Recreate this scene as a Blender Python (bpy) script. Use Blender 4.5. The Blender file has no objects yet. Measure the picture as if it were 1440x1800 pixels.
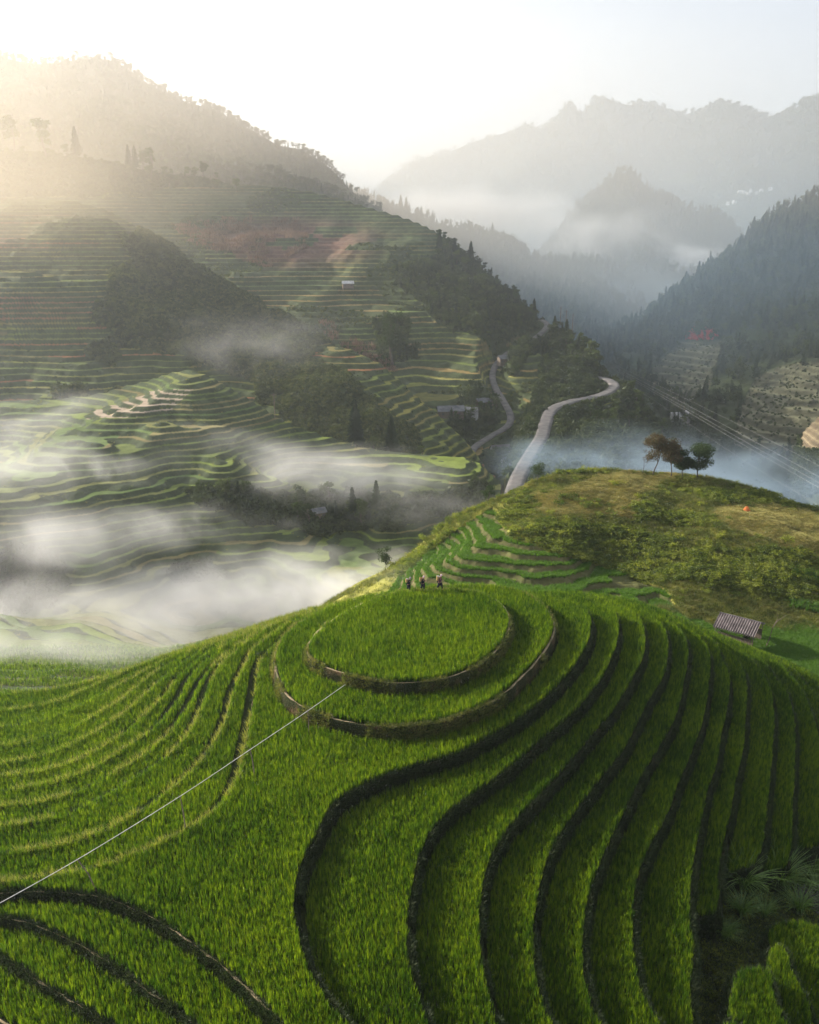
import bpy, math, random
import numpy as np
from math import radians as R
from mathutils import Vector

scene = bpy.context.scene
C = scene.collection
rng = np.random.default_rng(7)
random.seed(7)

# ------------------------------------------------------------------ camera, sky, sun, exposure
CAMZ = 135.0
PITCH = 18.0
FOC = 1500.0
cam_d = bpy.data.cameras.new('camera')
cam_d.sensor_fit = 'VERTICAL'
cam_d.sensor_height = 36.0
cam_d.lens = 30.0
cam_d.clip_start = 0.5
cam_d.clip_end = 12000
cam = bpy.data.objects.new('camera', cam_d)
cam.location = (0, 0, CAMZ)
cam.rotation_euler = (R(90 - PITCH), 0, 0)
C.objects.link(cam)
scene.camera = cam

SUN_AZ = -64.0     # degrees to the left of the view direction
SUN_EL = 22.0
world = bpy.data.worlds.new('World')
scene.world = world
world.use_nodes = True
wn = world.node_tree
wn.nodes.clear()
sky = wn.nodes.new('ShaderNodeTexSky')
sky.sky_type = 'NISHITA'
sky.sun_disc = False
sky.sun_elevation = R(SUN_EL)
sky.sun_rotation = R(SUN_AZ)
sky.altitude = 900
sky.air_density = 1.0
sky.dust_density = 4.0
sky.ozone_density = 1.0
bg = wn.nodes.new('ShaderNodeBackground')
bg.inputs['Strength'].default_value = 0.06
wo = wn.nodes.new('ShaderNodeOutputWorld')
veil = wn.nodes.new('ShaderNodeMix'); veil.data_type = 'RGBA'; veil.inputs[0].default_value = 0.7
veil.inputs[7].default_value = (5.1, 5.3, 5.6, 1)      # even high cloud veil over the whole sky
wn.links.new(sky.outputs[0], veil.inputs[6]); wn.links.new(veil.outputs[2], bg.inputs['Color'])
wn.links.new(bg.outputs[0], wo.inputs['Surface'])

sun_d = bpy.data.lights.new('sun', 'SUN')
sun_d.energy = 5.0
sun_d.angle = R(0.6)
sun_d.color = (1.0, 0.91, 0.79)
sun = bpy.data.objects.new('sun', sun_d)
sdir = Vector((math.sin(R(SUN_AZ)) * math.cos(R(SUN_EL)), math.cos(R(SUN_AZ)) * math.cos(R(SUN_EL)), math.sin(R(SUN_EL))))
sun.rotation_euler = sdir.to_track_quat('Z', 'Y').to_euler()
sun.location = (-300, 200, 400)
C.objects.link(sun)

scene.view_settings.view_transform = 'Standard'
scene.view_settings.look = 'None'
scene.view_settings.exposure = 1.5
scene.view_settings.gamma = 1.0
scene.view_settings.use_curve_mapping = False
cy = scene.cycles
cy.max_bounces = 5
cy.diffuse_bounces = 2
cy.glossy_bounces = 1
cy.transmission_bounces = 3
cy.volume_bounces = 1
cy.transparent_max_bounces = 8
cy.volume_step_rate = 1.0
cy.volume_max_steps = 128
cy.use_denoising = True

# ------------------------------------------------------------------ projection helpers (pixels of the 1440x1800 photo)
cp, sp = math.cos(R(PITCH)), math.sin(R(PITCH))

def ray(u, v):
    a = (np.asarray(u, float) - 720) / FOC
    b = -(np.asarray(v, float) - 900) / FOC
    return a, cp + b * sp, -sp + b * cp          # x, y, z of a ray with unit depth

def at_z(u, v, z):
    dx, dy, dz = ray(u, v)
    t = (z - CAMZ) / dz
    return np.stack([dx * t, dy * t, np.zeros_like(dx * t) + z], -1)

def at_y(u, v, Y):
    dx, dy, dz = ray(u, v)
    t = Y / dy
    return np.stack([dx * t, dy * t, CAMZ + dz * t], -1)

def project(P):
    x, y, z = P[..., 0], P[..., 1], P[..., 2] - CAMZ
    d = y * cp - z * sp
    up = y * sp + z * cp
    return 720 + FOC * x / d, 900 - FOC * up / d, d

# ------------------------------------------------------------------ noise
def _h(ix, iy, s):
    n = (ix.astype(np.int64) * 374761393 + iy.astype(np.int64) * 668265263 + s * 1442695041) & 0xffffffff
    n = ((n ^ (n >> 13)) * 1274126177) & 0xffffffff
    n = (n ^ (n >> 16)) & 0xffff
    return n / 65535.0

def vnoise(x, y, s=0):
    x = np.asarray(x, float); y = np.asarray(y, float)
    ix, iy = np.floor(x), np.floor(y)
    fx, fy = x - ix, y - iy
    fx = fx * fx * fx * (fx * (fx * 6 - 15) + 10)
    fy = fy * fy * fy * (fy * (fy * 6 - 15) + 10)
    a = _h(ix, iy, s); b = _h(ix + 1, iy, s); c = _h(ix, iy + 1, s); d = _h(ix + 1, iy + 1, s)
    return ((a + (b - a) * fx) * (1 - fy) + (c + (d - c) * fx) * fy) * 2 - 1

def fbm(x, y, s=0, o=4):
    r = 0; a = 1.0; t = 0
    for i in range(o):
        r = r + a * vnoise(x * 2 ** i + 17.3 * i, y * 2 ** i - 9.1 * i, s + i)
        t += a; a *= 0.5
    return r / t

# ------------------------------------------------------------------ object helpers
def tag(o, label=None, cat=None, group=None, kind=None):
    if label: o['label'] = label
    if cat: o['category'] = cat
    if group: o['group'] = group
    if kind: o['kind'] = kind
    return o

def empty(name, loc=(0, 0, 0), rz=0.0):
    o = bpy.data.objects.new(name, None)
    o.empty_display_size = 0.3
    o.location = loc; o.rotation_euler = (0, 0, rz)
    C.objects.link(o)
    return o

def mesh_data(name, verts, faces, mat=None, smooth=False, tri=False):
    me = bpy.data.meshes.new(name)
    verts = np.asarray(verts, dtype=np.float32).reshape(-1, 3)
    if len(faces) == 0:
        me.from_pydata(verts.tolist(), [], [])
    elif isinstance(faces, np.ndarray):
        n, k = faces.shape
        me.vertices.add(len(verts)); me.vertices.foreach_set('co', verts.ravel())
        me.loops.add(n * k); me.loops.foreach_set('vertex_index', faces.astype(np.int32).ravel())
        me.polygons.add(n)
        me.polygons.foreach_set('loop_start', np.arange(0, n * k, k, dtype=np.int32))
        me.polygons.foreach_set('loop_total', np.full(n, k, dtype=np.int32))
        me.update(calc_edges=True)
    else:
        me.from_pydata(verts.tolist(), [], faces)
    if smooth and len(me.polygons):
        me.polygons.foreach_set('use_smooth', np.ones(len(me.polygons), dtype=bool))
    if mat is not None:
        me.materials.append(mat)
    me.update()
    return me

def link(name, me, parent=None, loc=None):
    o = bpy.data.objects.new(name, me)
    if loc is not None: o.location = loc
    if parent is not None: o.parent = parent
    C.objects.link(o)
    return o

def copy_tree(o, parent=None):
    c = o.copy(); C.objects.link(c); c.parent = parent
    for ch in o.children:
        copy_tree(ch, c)
    return c

class MB:
    """collects verts and faces"""
    def __init__(s): s.v = []; s.f = []
    def add(s, V, F):
        b = len(s.v)
        s.v.extend([tuple(p) for p in V]); s.f.extend([tuple(i + b for i in f) for f in F])
    def box(s, c, d, rot=None):
        V = []
        for x in (-.5, .5):
            for y in (-.5, .5):
                for z in (-.5, .5):
                    p = Vector((x * d[0], y * d[1], z * d[2]))
                    if rot is not None: p = rot @ p
                    V.append((p.x + c[0], p.y + c[1], p.z + c[2]))
        s.add(V, [(0, 1, 3, 2), (4, 6, 7, 5), (0, 4, 5, 1), (2, 3, 7, 6), (0, 2, 6, 4), (1, 5, 7, 3)])
    def tube(s, pts, rad, n=6, cap=True):
        pts = [Vector(p) for p in pts]
        if not hasattr(rad, '__len__'): rad = [rad] * len(pts)
        V = []; F = []
        for i, p in enumerate(pts):
            a = pts[max(i - 1, 0)]; b = pts[min(i + 1, len(pts) - 1)]
            t = (b - a).normalized()
            q = t.to_track_quat('Z', 'Y')
            for k in range(n):
                an = 2 * math.pi * k / n
                w = q @ Vector((math.cos(an) * rad[i], math.sin(an) * rad[i], 0))
                V.append(tuple(p + w))
        for i in range(len(pts) - 1):
            for k in range(n):
                F.append((i * n + k, i * n + (k + 1) % n, (i + 1) * n + (k + 1) % n, (i + 1) * n + k))
        if cap:
            F.append(tuple(range(n - 1, -1, -1))); F.append(tuple((len(pts) - 1) * n + k for k in range(n)))
        s.add(V, F)
    def data(s, name, mat, smooth=False): return mesh_data(name, s.v, s.f, mat, smooth)
    def build(s, name, mat, parent=None, smooth=False, loc=None): return link(name, s.data(name, mat, smooth), parent, loc)

# ------------------------------------------------------------------ materials
def new_mat(name):
    m = bpy.data.materials.new(name); m.use_nodes = True
    m.node_tree.nodes.clear()
    return m, m.node_tree.nodes, m.node_tree.links

def leaf_mat(name, cols, trans=0.4, var='random', patch=0.0, rough=0.5, gloss=0.02, tcol=None):
    """foliage: diffuse + translucent, hue varies per instance / island and over the field"""
    m, N, L = new_mat(name)
    out = N.new('ShaderNodeOutputMaterial')
    ramp = N.new('ShaderNodeValToRGB')
    els = ramp.color_ramp.elements
    for i, c in enumerate(cols):
        e = els[i] if i < 2 else els.new(1.0)
        e.position = i / (len(cols) - 1); e.color = (*c, 1)
    if var == 'random':
        oi = N.new('ShaderNodeObjectInfo'); src = oi.outputs['Random']
    else:
        gi = N.new('ShaderNodeNewGeometry'); src = gi.outputs['Random Per Island']
    if patch > 0:
        geo = N.new('ShaderNodeNewGeometry')
        no = N.new('ShaderNodeTexNoise'); no.inputs['Scale'].default_value = patch; no.inputs['Detail'].default_value = 2
        L.new(geo.outputs['Position'], no.inputs['Vector'])
        ma = N.new('ShaderNodeMath'); ma.operation = 'MULTIPLY_ADD'; ma.inputs[1].default_value = 1.1; ma.inputs[2].default_value = -0.55
        L.new(no.outputs['Fac'], ma.inputs[0])
        ad = N.new('ShaderNodeMath'); ad.operation = 'ADD'; ad.use_clamp = True
        L.new(src, ad.inputs[0]); L.new(ma.outputs[0], ad.inputs[1]); src = ad.outputs[0]
    L.new(src, ramp.inputs[0])
    d = N.new('ShaderNodeBsdfDiffuse'); L.new(ramp.outputs[0], d.inputs[0])
    t = N.new('ShaderNodeBsdfTranslucent')
    hs = N.new('ShaderNodeMix'); hs.data_type = 'RGBA'; hs.blend_type = 'MULTIPLY'; hs.inputs[0].default_value = 1.0
    L.new(ramp.outputs[0], hs.inputs[6]); hs.inputs[7].default_value = (*(tcol or (2.0, 2.0, 0.8)), 1)
    L.new(hs.outputs[2], t.inputs[0])
    mx = N.new('ShaderNodeMixShader'); mx.inputs[0].default_value = trans
    L.new(d.outputs[0], mx.inputs[1]); L.new(t.outputs[0], mx.inputs[2])
    g = N.new('ShaderNodeBsdfGlossy'); g.inputs['Roughness'].default_value = rough; g.inputs[0].default_value = (0.8, 0.85, 0.7, 1)
    m2 = N.new('ShaderNodeMixShader'); m2.inputs[0].default_value = gloss
    L.new(mx.outputs[0], m2.inputs[1]); L.new(g.outputs[0], m2.inputs[2])
    L.new(m2.outputs[0], out.inputs[0])
    return m

def rough_mat(name, c1, c2, scale=1.0, rough=0.95, bump=0.3, attr=None, c3=None, detail=6, fine=None):
    m, N, L = new_mat(name)
    out = N.new('ShaderNodeOutputMaterial'); b = N.new('ShaderNodeBsdfPrincipled')
    b.inputs['Roughness'].default_value = rough
    b.inputs['Specular IOR Level'].default_value = 0.06
    geo = N.new('ShaderNodeNewGeometry')
    no = N.new('ShaderNodeTexNoise'); no.inputs['Scale'].default_value = scale; no.inputs['Detail'].default_value = detail
    L.new(geo.outputs['Position'], no.inputs['Vector'])
    ramp = N.new('ShaderNodeValToRGB'); e = ramp.color_ramp.elements
    e[0].position = 0.32; e[0].color = (*c1, 1); e[1].position = 0.68; e[1].color = (*c2, 1)
    if c3: 
        x = e.new(0.5); x.color = (*c3, 1)
    L.new(no.outputs['Fac'], ramp.inputs[0])
    col = ramp.outputs[0]
    if attr:
        at = N.new('ShaderNodeAttribute'); at.attribute_name = attr
        mul = N.new('ShaderNodeMix'); mul.data_type = 'RGBA'; mul.blend_type = 'MULTIPLY'; mul.inputs[0].default_value = 1.0
        L.new(at.outputs['Color'], mul.inputs[6]); L.new(col, mul.inputs[7]); col = mul.outputs[2]
    L.new(col, b.inputs['Base Color'])
    no2 = N.new('ShaderNodeTexNoise'); no2.inputs['Scale'].default_value = fine or scale * 4; no2.inputs['Detail'].default_value = 5
    L.new(geo.outputs['Position'], no2.inputs['Vector'])
    bp = N.new('ShaderNodeBump'); bp.inputs['Strength'].default_value = bump; bp.inputs['Distance'].default_value = 0.3
    L.new(no2.outputs['Fac'], bp.inputs['Height']); L.new(bp.outputs[0], b.inputs['Normal'])
    L.new(b.outputs[0], out.inputs[0])
    return m

M = {}
M['rice'] = leaf_mat('rice_leaf', [(0.014, 0.040, 0.006), (0.045, 0.090, 0.009), (0.110, 0.160, 0.014)], 0.62, patch=0.12, gloss=0.015, tcol=(2.25, 2.2, 0.45))
M['rice_bright'] = leaf_mat('bright_rice_leaf', [(0.05, 0.12, 0.012), (0.08, 0.16, 0.014)], 0.45, patch=0.15)  # brighter copy of the rice leaf, sunlight put into its colour
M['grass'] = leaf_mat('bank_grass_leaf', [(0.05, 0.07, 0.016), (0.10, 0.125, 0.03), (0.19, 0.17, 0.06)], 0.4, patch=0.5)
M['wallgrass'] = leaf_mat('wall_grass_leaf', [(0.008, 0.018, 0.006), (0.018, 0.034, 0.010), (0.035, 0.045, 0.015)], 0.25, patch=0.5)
M['edge'] = leaf_mat('bund_grass_leaf', [(0.13, 0.16, 0.035), (0.20, 0.21, 0.07)], 0.5, patch=0.5, tcol=(1.8, 1.7, 0.7))  # pale grass tone carries the light caught along the strip edges
M['dry'] = leaf_mat('dry_grass_leaf', [(0.20, 0.20, 0.06), (0.40, 0.33, 0.12), (0.16, 0.20, 0.05)], 0.3, patch=0.1, tcol=(1.4, 1.3, 0.9))
M['shrub'] = leaf_mat('shrub_leaf', [(0.045, 0.07, 0.012), (0.10, 0.13, 0.022), (0.19, 0.21, 0.04)], 0.55, patch=0.12)
M['corn'] = leaf_mat('maize_leaf', [(0.04, 0.10, 0.012), (0.08, 0.16, 0.02)], 0.4)
M['cornred'] = leaf_mat('dry_maize_leaf', [(0.13, 0.08, 0.055), (0.20, 0.13, 0.09)], 0.3, tcol=(1.2, 1.1, 1.0))
M['redleaf'] = leaf_mat('red_shrub_leaf', [(0.45, 0.05, 0.05), (0.6, 0.10, 0.09)], 0.3, tcol=(1.2, 1.0, 1.0))
M['clump'] = leaf_mat('clump_grass_leaf', [(0.045, 0.10, 0.018), (0.10, 0.17, 0.032)], 0.4, var='island', gloss=0.04)
M['broad'] = leaf_mat('broadleaf', [(0.018, 0.032, 0.010), (0.035, 0.055, 0.014), (0.055, 0.075, 0.02)], 0.3)
M['broad_isl'] = leaf_mat('tree_leaf', [(0.010, 0.022, 0.009), (0.022, 0.042, 0.014), (0.04, 0.065, 0.024)], 0.3, var='island')
M['autumn'] = leaf_mat('autumn_leaf', [(0.05, 0.032, 0.02), (0.09, 0.065, 0.026), (0.04, 0.05, 0.02)], 0.3, var='island', tcol=(1.6, 1.3, 0.9))
M['scrub'] = leaf_mat('scrub_leaf', [(0.028, 0.040, 0.015), (0.05, 0.065, 0.022), (0.085, 0.095, 0.035)], 0.3)
M['pinkleaf'] = leaf_mat('grey_flower_leaf', [(0.05, 0.05, 0.042), (0.13, 0.125, 0.11)], 0.2, var='island', tcol=(1, 1, 1))
M['conifer'] = leaf_mat('conifer_needles', [(0.014, 0.026, 0.012), (0.028, 0.045, 0.018)], 0.2)
M['forest'] = leaf_mat('far_forest_leaf', [(0.018, 0.030, 0.012), (0.035, 0.050, 0.018), (0.05, 0.065, 0.022)], 0.2)
M['bark'] = rough_mat('bark', (0.05, 0.04, 0.03), (0.14, 0.12, 0.10), 6)
M['soil'] = rough_mat('terrace_soil', (0.02, 0.028, 0.010), (0.035, 0.045, 0.014), 3)
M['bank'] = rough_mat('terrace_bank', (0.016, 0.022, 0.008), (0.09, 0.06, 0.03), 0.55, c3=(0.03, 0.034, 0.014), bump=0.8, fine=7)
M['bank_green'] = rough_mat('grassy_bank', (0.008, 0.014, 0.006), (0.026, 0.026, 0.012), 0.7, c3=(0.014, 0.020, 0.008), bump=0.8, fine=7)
M['path'] = rough_mat('bund_path', (0.12, 0.11, 0.06), (0.33, 0.25, 0.16), 0.9, bump=0.5, fine=8)
M['terrain'] = rough_mat('terrain', (0.75, 0.75, 0.75), (1.2, 1.2, 1.2), 0.35, attr='tint', bump=0.7, fine=1.2)
M['terrain_far'] = rough_mat('terrain_far', (0.8, 0.8, 0.8), (1.15, 1.15, 1.15), 0.03, attr='tint', bump=0.5, fine=0.12)
M['road'] = rough_mat('concrete_road', (0.09, 0.09, 0.09), (0.17, 0.155, 0.15), 0.4, bump=0.1)
M['cable'] = rough_mat('pale_cable', (0.4, 0.4, 0.4), (0.5, 0.5, 0.5), 2, rough=0.5, bump=0.0)
M['pipe'] = rough_mat('white_pipe', (0.40, 0.38, 0.36), (0.62, 0.60, 0.57), 2, rough=0.5, bump=0.0)
M['wood'] = rough_mat('weathered_wood', (0.09, 0.07, 0.055), (0.2, 0.16, 0.13), 6)
M['sheet'] = rough_mat('roof_sheet', (0.12, 0.10, 0.10), (0.27, 0.23, 0.225), 1.2, rough=0.6, bump=0.1)
M['white'] = rough_mat('white_wall', (0.30, 0.30, 0.31), (0.5, 0.5, 0.5), 1)
M['white_far'] = rough_mat('bright_white_wall', (0.5, 0.5, 0.5), (0.7, 0.7, 0.7), 1)
M['roof_grey'] = rough_mat('grey_roof', (0.07, 0.075, 0.085), (0.16, 0.165, 0.18), 0.6)
M['roof_dark'] = rough_mat('dark_roof', (0.06, 0.055, 0.055), (0.13, 0.12, 0.12), 0.6)
M['cloth_dark'] = rough_mat('indigo_cloth', (0.010, 0.011, 0.018), (0.022, 0.022, 0.035), 9)
M['cloth_red'] = rough_mat('red_trim_cloth', (0.05, 0.012, 0.02), (0.2, 0.10, 0.12), 14)
M['scarf'] = rough_mat('pale_headscarf', (0.45, 0.30, 0.34), (0.7, 0.55, 0.58), 14)
M['scarf_dark'] = rough_mat('violet_headscarf', (0.10, 0.06, 0.12), (0.5, 0.35, 0.5), 16)
M['skin'] = rough_mat('skin', (0.35, 0.2, 0.13), (0.42, 0.25, 0.17), 8, bump=0.0)
M['wicker'] = rough_mat('wicker', (0.28, 0.17, 0.07), (0.5, 0.34, 0.16), 30)
M['orange'] = rough_mat('orange_earth', (0.35, 0.10, 0.03), (0.5, 0.17, 0.06), 3)
M['stone'] = rough_mat('pale_stone', (0.4, 0.36, 0.3), (0.6, 0.55, 0.5), 3)

# ------------------------------------------------------------------ scatter (geometry nodes)
def scatter_group(name, protos):
    ng = bpy.data.node_groups.new(name, 'GeometryNodeTree')
    ng.interface.new_socket('Geometry', in_out='INPUT', socket_type='NodeSocketGeometry')
    ng.interface.new_socket('Geometry', in_out='OUTPUT', socket_type='NodeSocketGeometry')
    N, L = ng.nodes, ng.links
    gi = N.new('NodeGroupInput'); go = N.new('NodeGroupOutput')
    jn = N.new('GeometryNodeJoinGeometry')
    for p in protos:
        oi = N.new('GeometryNodeObjectInfo'); oi.inputs['Object'].default_value = p
        oi.inputs['As Instance'].default_value = True
        L.new(oi.outputs['Geometry'], jn.inputs[0])
    ip = N.new('GeometryNodeInstanceOnPoints')
    ip.inputs['Pick Instance'].default_value = True
    L.new(gi.outputs[0], ip.inputs['Points']); L.new(jn.outputs[0], ip.inputs['Instance'])
    def attr(n, t):
        a = N.new('GeometryNodeInputNamedAttribute'); a.data_type = t; a.inputs['Name'].default_value = n
        return a.outputs['Attribute']
    L.new(attr('rot', 'FLOAT_VECTOR'), ip.inputs['Rotation'])
    L.new(attr('scl', 'FLOAT_VECTOR'), ip.inputs['Scale'])
    L.new(attr('pick', 'INT'), ip.inputs['Instance Index'])
    L.new(ip.outputs[0], go.inputs[0])
    return ng

def scatter(name, pts, group, nproto, scl, parent=None, tilt=0.12, zs=None, seed=1, lean=None):
    r = np.random.default_rng(seed + len(pts))
    n = len(pts)
    me = mesh_data(name, pts, [])
    rot = np.zeros((n, 3), np.float32)
    rot[:, 0] = r.normal(0, tilt, n); rot[:, 1] = r.normal(0, tilt, n); rot[:, 2] = r.uniform(0, 6.283, n)
    s = np.empty((n, 3), np.float32)
    base = np.asarray(scl) if np.ndim(scl) else np.full(n, scl)
    s[:, 0] = s[:, 1] = base * r.uniform(0.8, 1.25, n)
    s[:, 2] = base * r.uniform(0.8, 1.2, n) * (1 if zs is None else zs)
    a = me.attributes.new('rot', 'FLOAT_VECTOR', 'POINT'); a.data.foreach_set('vector', rot.ravel())
    a = me.attributes.new('scl', 'FLOAT_VECTOR', 'POINT'); a.data.foreach_set('vector', s.ravel())
    a = me.attributes.new('pick', 'INT', 'POINT'); a.data.foreach_set('value', r.integers(0, nproto, n).astype(np.int32))
    o = link(name, me, parent)
    md = o.modifiers.new('scatter', 'NODES'); md.node_group = group
    return o

def proto(name, me):
    return bpy.data.objects.new(name, me)      # geometry source only, used by the instancers

# ------------------------------------------------------------------ small plant meshes
def blades(n, h, spread, width, bend, seed, mat, name, segs=3, wtop=0.15, twist=True):
    r = random.Random(seed); V = []; F = []
    for i in range(n):
        a = r.uniform(0, 6.283); q = spread * math.sqrt(r.random())
        bx, by = q * math.cos(a), q * math.sin(a)
        da = a + r.uniform(-0.9, 0.9); hh = h * r.uniform(0.7, 1.1); bd = bend * r.uniform(0.4, 1.3) * hh
        wx, wy = -math.sin(da + (r.uniform(-1, 1) if twist else 0)), math.cos(da)
        l = math.hypot(wx, wy) or 1; wx /= l; wy /= l
        b = len(V)
        for k in range(segs + 1):
            t = k / segs
            w = width * (1 - (1 - wtop) * t ** 2) * 0.5
            x = bx + math.cos(da) * bd * t * t; y = by + math.sin(da) * bd * t * t
            z = hh * (t - 0.28 * bend * t * t * t)
            V.append((x - wx * w, y - wy * w, z)); V.append((x + wx * w, y + wy * w, z))
        for k in range(segs):
            F.append((b + 2 * k, b + 2 * k + 1, b + 2 * k + 3, b + 2 * k + 2))
    return mesh_data(name, V, F, mat)

def leaf_cloud(centers, n, size, r, V, F, flat=1.0):
    """n folded leaf clumps spread near the surfaces of ellipsoids (cx,cy,cz,rx,ry,rz)"""
    tot = sum(c[3] * c[4] for c in centers)
    for c in centers:
        for _ in range(max(3, int(n * c[3] * c[4] / tot))):
            while True:
                p = Vector((r.gauss(0, 1), r.gauss(0, 1), r.gauss(0, 1)))
                if p.length > 0.1: break
            p.normalize(); q = r.random() ** 0.45
            x, y, z = c[0] + p.x * c[3] * q, c[1] + p.y * c[4] * q, c[2] + p.z * c[5] * q
            s = size * r.uniform(0.6, 1.4)
            nrm = (p + Vector((r.gauss(0, .6), r.gauss(0, .6), r.gauss(0, .6)))).normalized()
            t = nrm.orthogonal().normalized(); t.rotate(__import__('mathutils').Quaternion(nrm, r.uniform(0, 6.28)))
            bt = nrm.cross(t)
            o = Vector((x, y, z)); b = len(V)
            V += [tuple(o - t * s), tuple(o + bt * s * 0.5 * flat + nrm * s * .2), tuple(o + t * s), tuple(o - bt * s * 0.5 * flat + nrm * s * .2)]
            F.append((b, b + 1, b + 2)); F.append((b, b + 2, b + 3))

def broad_crown(h, seed, n, size, wide=0.42, low=0.35, lumps=9):
    r = random.Random(seed); cs = []
    for i in range(lumps):
        a = r.uniform(0, 6.28); z = h * r.uniform(low, 0.88)
        k = 1 - abs((z / h) - 0.62) * 1.3
        q = h * wide * r.uniform(0.1, 0.75) * k
        s = h * wide * r.uniform(0.32, 0.6) * max(k, .5)
        cs.append((q * math.cos(a), q * math.sin(a), z, s, s, s * r.uniform(0.55, 0.85)))
    V = []; F = []
    leaf_cloud(cs, n, size, r, V, F)
    return V, F, cs

def trunk_mb(h, cs, seed, r0, bend=0.05):
    r = random.Random(seed); mb = MB()
    top = h * 0.72
    pts = []
    for i in range(6):
        t = i / 5
        pts.append((h * bend * math.sin(t * 3 + seed), h * bend * math.cos(t * 2.2 + seed) - h * bend * math.cos(seed), top * t - 0.15 * (i == 0)))
    mb.tube(pts, [r0 * (1.15 - 0.85 * i / 5) for i in range(6)], 7)
    for c in cs[:10]:
        k = r.randint(2, 4); p = Vector(pts[k])
        e = Vector(c[:3]); m = (p + e) / 2 + Vector((0, 0, -0.06 * h * r.random()))
        mb.tube([p, m, e], [r0 * 0.4, r0 * 0.25, r0 * 0.08], 5)
    return mb

def conifer(h, seed, whorls, per, width, mat, name, trunk=True):
    r = random.Random(seed); V = []; F = []
    for i in range(whorls):
        t = i / whorls; z = h * (0.12 + 0.86 * t)
        R0 = width * h * (1 - t) ** 0.8 * r.uniform(0.75, 1.15) + 0.03 * h
        off = r.uniform(0, 6.28)
        for k in range(per):
            if r.random() < 0.1: continue
            a = off + 6.283 * k / per + r.uniform(-.3, .3); l = R0 * r.uniform(0.6, 1.15)
            ca, sa = math.cos(a), math.sin(a); w = l * 0.34; dz = -l * 0.35 * r.uniform(0.3, 1.3); b = len(V)
            V += [(0, 0, z), (ca * l * .6 - sa * w, sa * l * .6 + ca * w, z + dz * .7), (ca * l, sa * l, z + dz), (ca * l * .6 + sa * w, sa * l * .6 - ca * w, z + dz * .7 - 0.04 * h)]
            F += [(b, b + 1, b + 2), (b, b + 2, b + 3)]
    return V, F

# prototypes for scattered plants
P = {}
def reg(key, metas, matkey=None):
    P[key] = (scatter_group('scatter_' + key, [proto(key, m) for m in metas]), len(metas))
reg('rice', [blades(11, 0.60, 0.055, 0.019, 0.12, s, M['rice'], 'rice_tuft') for s in (1, 2, 3, 4)])
reg('rice_b', [blades(13, 0.6, 0.16, 0.035, 0.45, s, M['rice_bright'], 'rice_tuft') for s in (1, 2, 3)])
reg('grass', [blades(12, 0.30, 0.16, 0.022, 0.9, s, M['grass'], 'grass_tuft', segs=2) for s in (5, 6, 7)])
reg('wallgrass', [blades(12, 0.30, 0.16, 0.022, 0.9, s, M['wallgrass'], 'grass_tuft', segs=2) for s in (5, 6, 7)])
reg('edgegrass', [blades(9, 0.62, 0.12, 0.03, 0.5, s, M['edge'], 'grass_tuft', segs=2) for s in (15, 16, 17)])
reg('dry', [blades(12, 0.32, 0.28, 0.05, 0.8, s, M['dry'], 'dry_tuft', segs=2) for s in (8, 9)])
reg('longgrass', [blades(16, 0.8, 0.3, 0.06, 0.9, s, M['rice_bright'], 'grass_tuft', segs=2) for s in (8, 9)])
reg('corn', [blades(10, 1.1, 0.10, 0.07, 0.9, s, M['corn'], 'maize_plant') for s in (11, 12)])
reg('cornred', [blades(7, 1.9, 0.5, 0.14, 0.5, s, M['cornred'], 'maize_plant', segs=2) for s in (13, 14)])

def bush_mesh(seed, n, size, mat, name='bush', lumps=4, wide=0.55):
    r = random.Random(seed); V = []; F = []
    cs = [(r.uniform(-.45, .45), r.uniform(-.45, .45), r.uniform(.2, .5), r.uniform(.35, .6), r.uniform(.35, .6), r.uniform(.3, .5)) for _ in range(lumps)]
    leaf_cloud(cs, n, size, r, V, F)
    return mesh_data(name, V, F, mat)
reg('shrub', [bush_mesh(s, 190, 0.095, M['shrub']) for s in (21, 22, 23)])
reg('bush_far', [bush_mesh(s, 60, 0.26, M['forest']) for s in (24, 25, 26)])
reg('scrub_far', [bush_mesh(s, 60, 0.26, M['scrub']) for s in (24, 25, 26)])
reg('redbush', [bush_mesh(s, 50, 0.28, M['redleaf']) for s in (27, 28)])

def tree_mesh(kind, h, seed, n, size, mat, name):
    if kind == 'c':
        V, F = conifer(h, seed, int(n / 9), 8, 0.2, mat, name)
        mb = MB(); mb.v = V; mb.f = F
        mb.tube([(0, 0, -.5), (0, 0, h * .95)], [h * .018, h * .004], 4, False)
    else:
        V, F, cs = broad_crown(h, seed, n, size)
        mb = MB(); mb.v = V; mb.f = F
        mb.tube([(0, 0, -.5), (0, 0, h * .6)], [h * .025, h * .01], 4, False)
    return mb.data(name, mat)
reg('forest', [tree_mesh('b', 10, 31, 190, 0.62, M['forest'], 'tree'), tree_mesh('c', 12, 32, 160, 0, M['conifer'], 'tree'),
               tree_mesh('b', 9, 33, 190, 0.62, M['forest'], 'tree'), tree_mesh('c', 11, 34, 160, 0, M['conifer'], 'tree'), tree_mesh('b', 7, 35, 150, 0.6, M['broad'], 'tree')])
reg('forest_b', [tree_mesh('b', 10, 41, 190, 0.6, M['forest'], 'tree'), tree_mesh('b', 8, 42, 190, 0.6, M['broad'], 'tree'), tree_mesh('b', 11, 43, 190, 0.6, M['forest'], 'tree'), tree_mesh('b', 7, 45, 190, 0.5, M['broad'], 'tree'),  tree_mesh('c', 10, 46, 160, 0, M['conifer'], 'tree'), tree_mesh('b', 9, 44, 190, 0.5, M['forest'], 'tree')])
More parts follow.
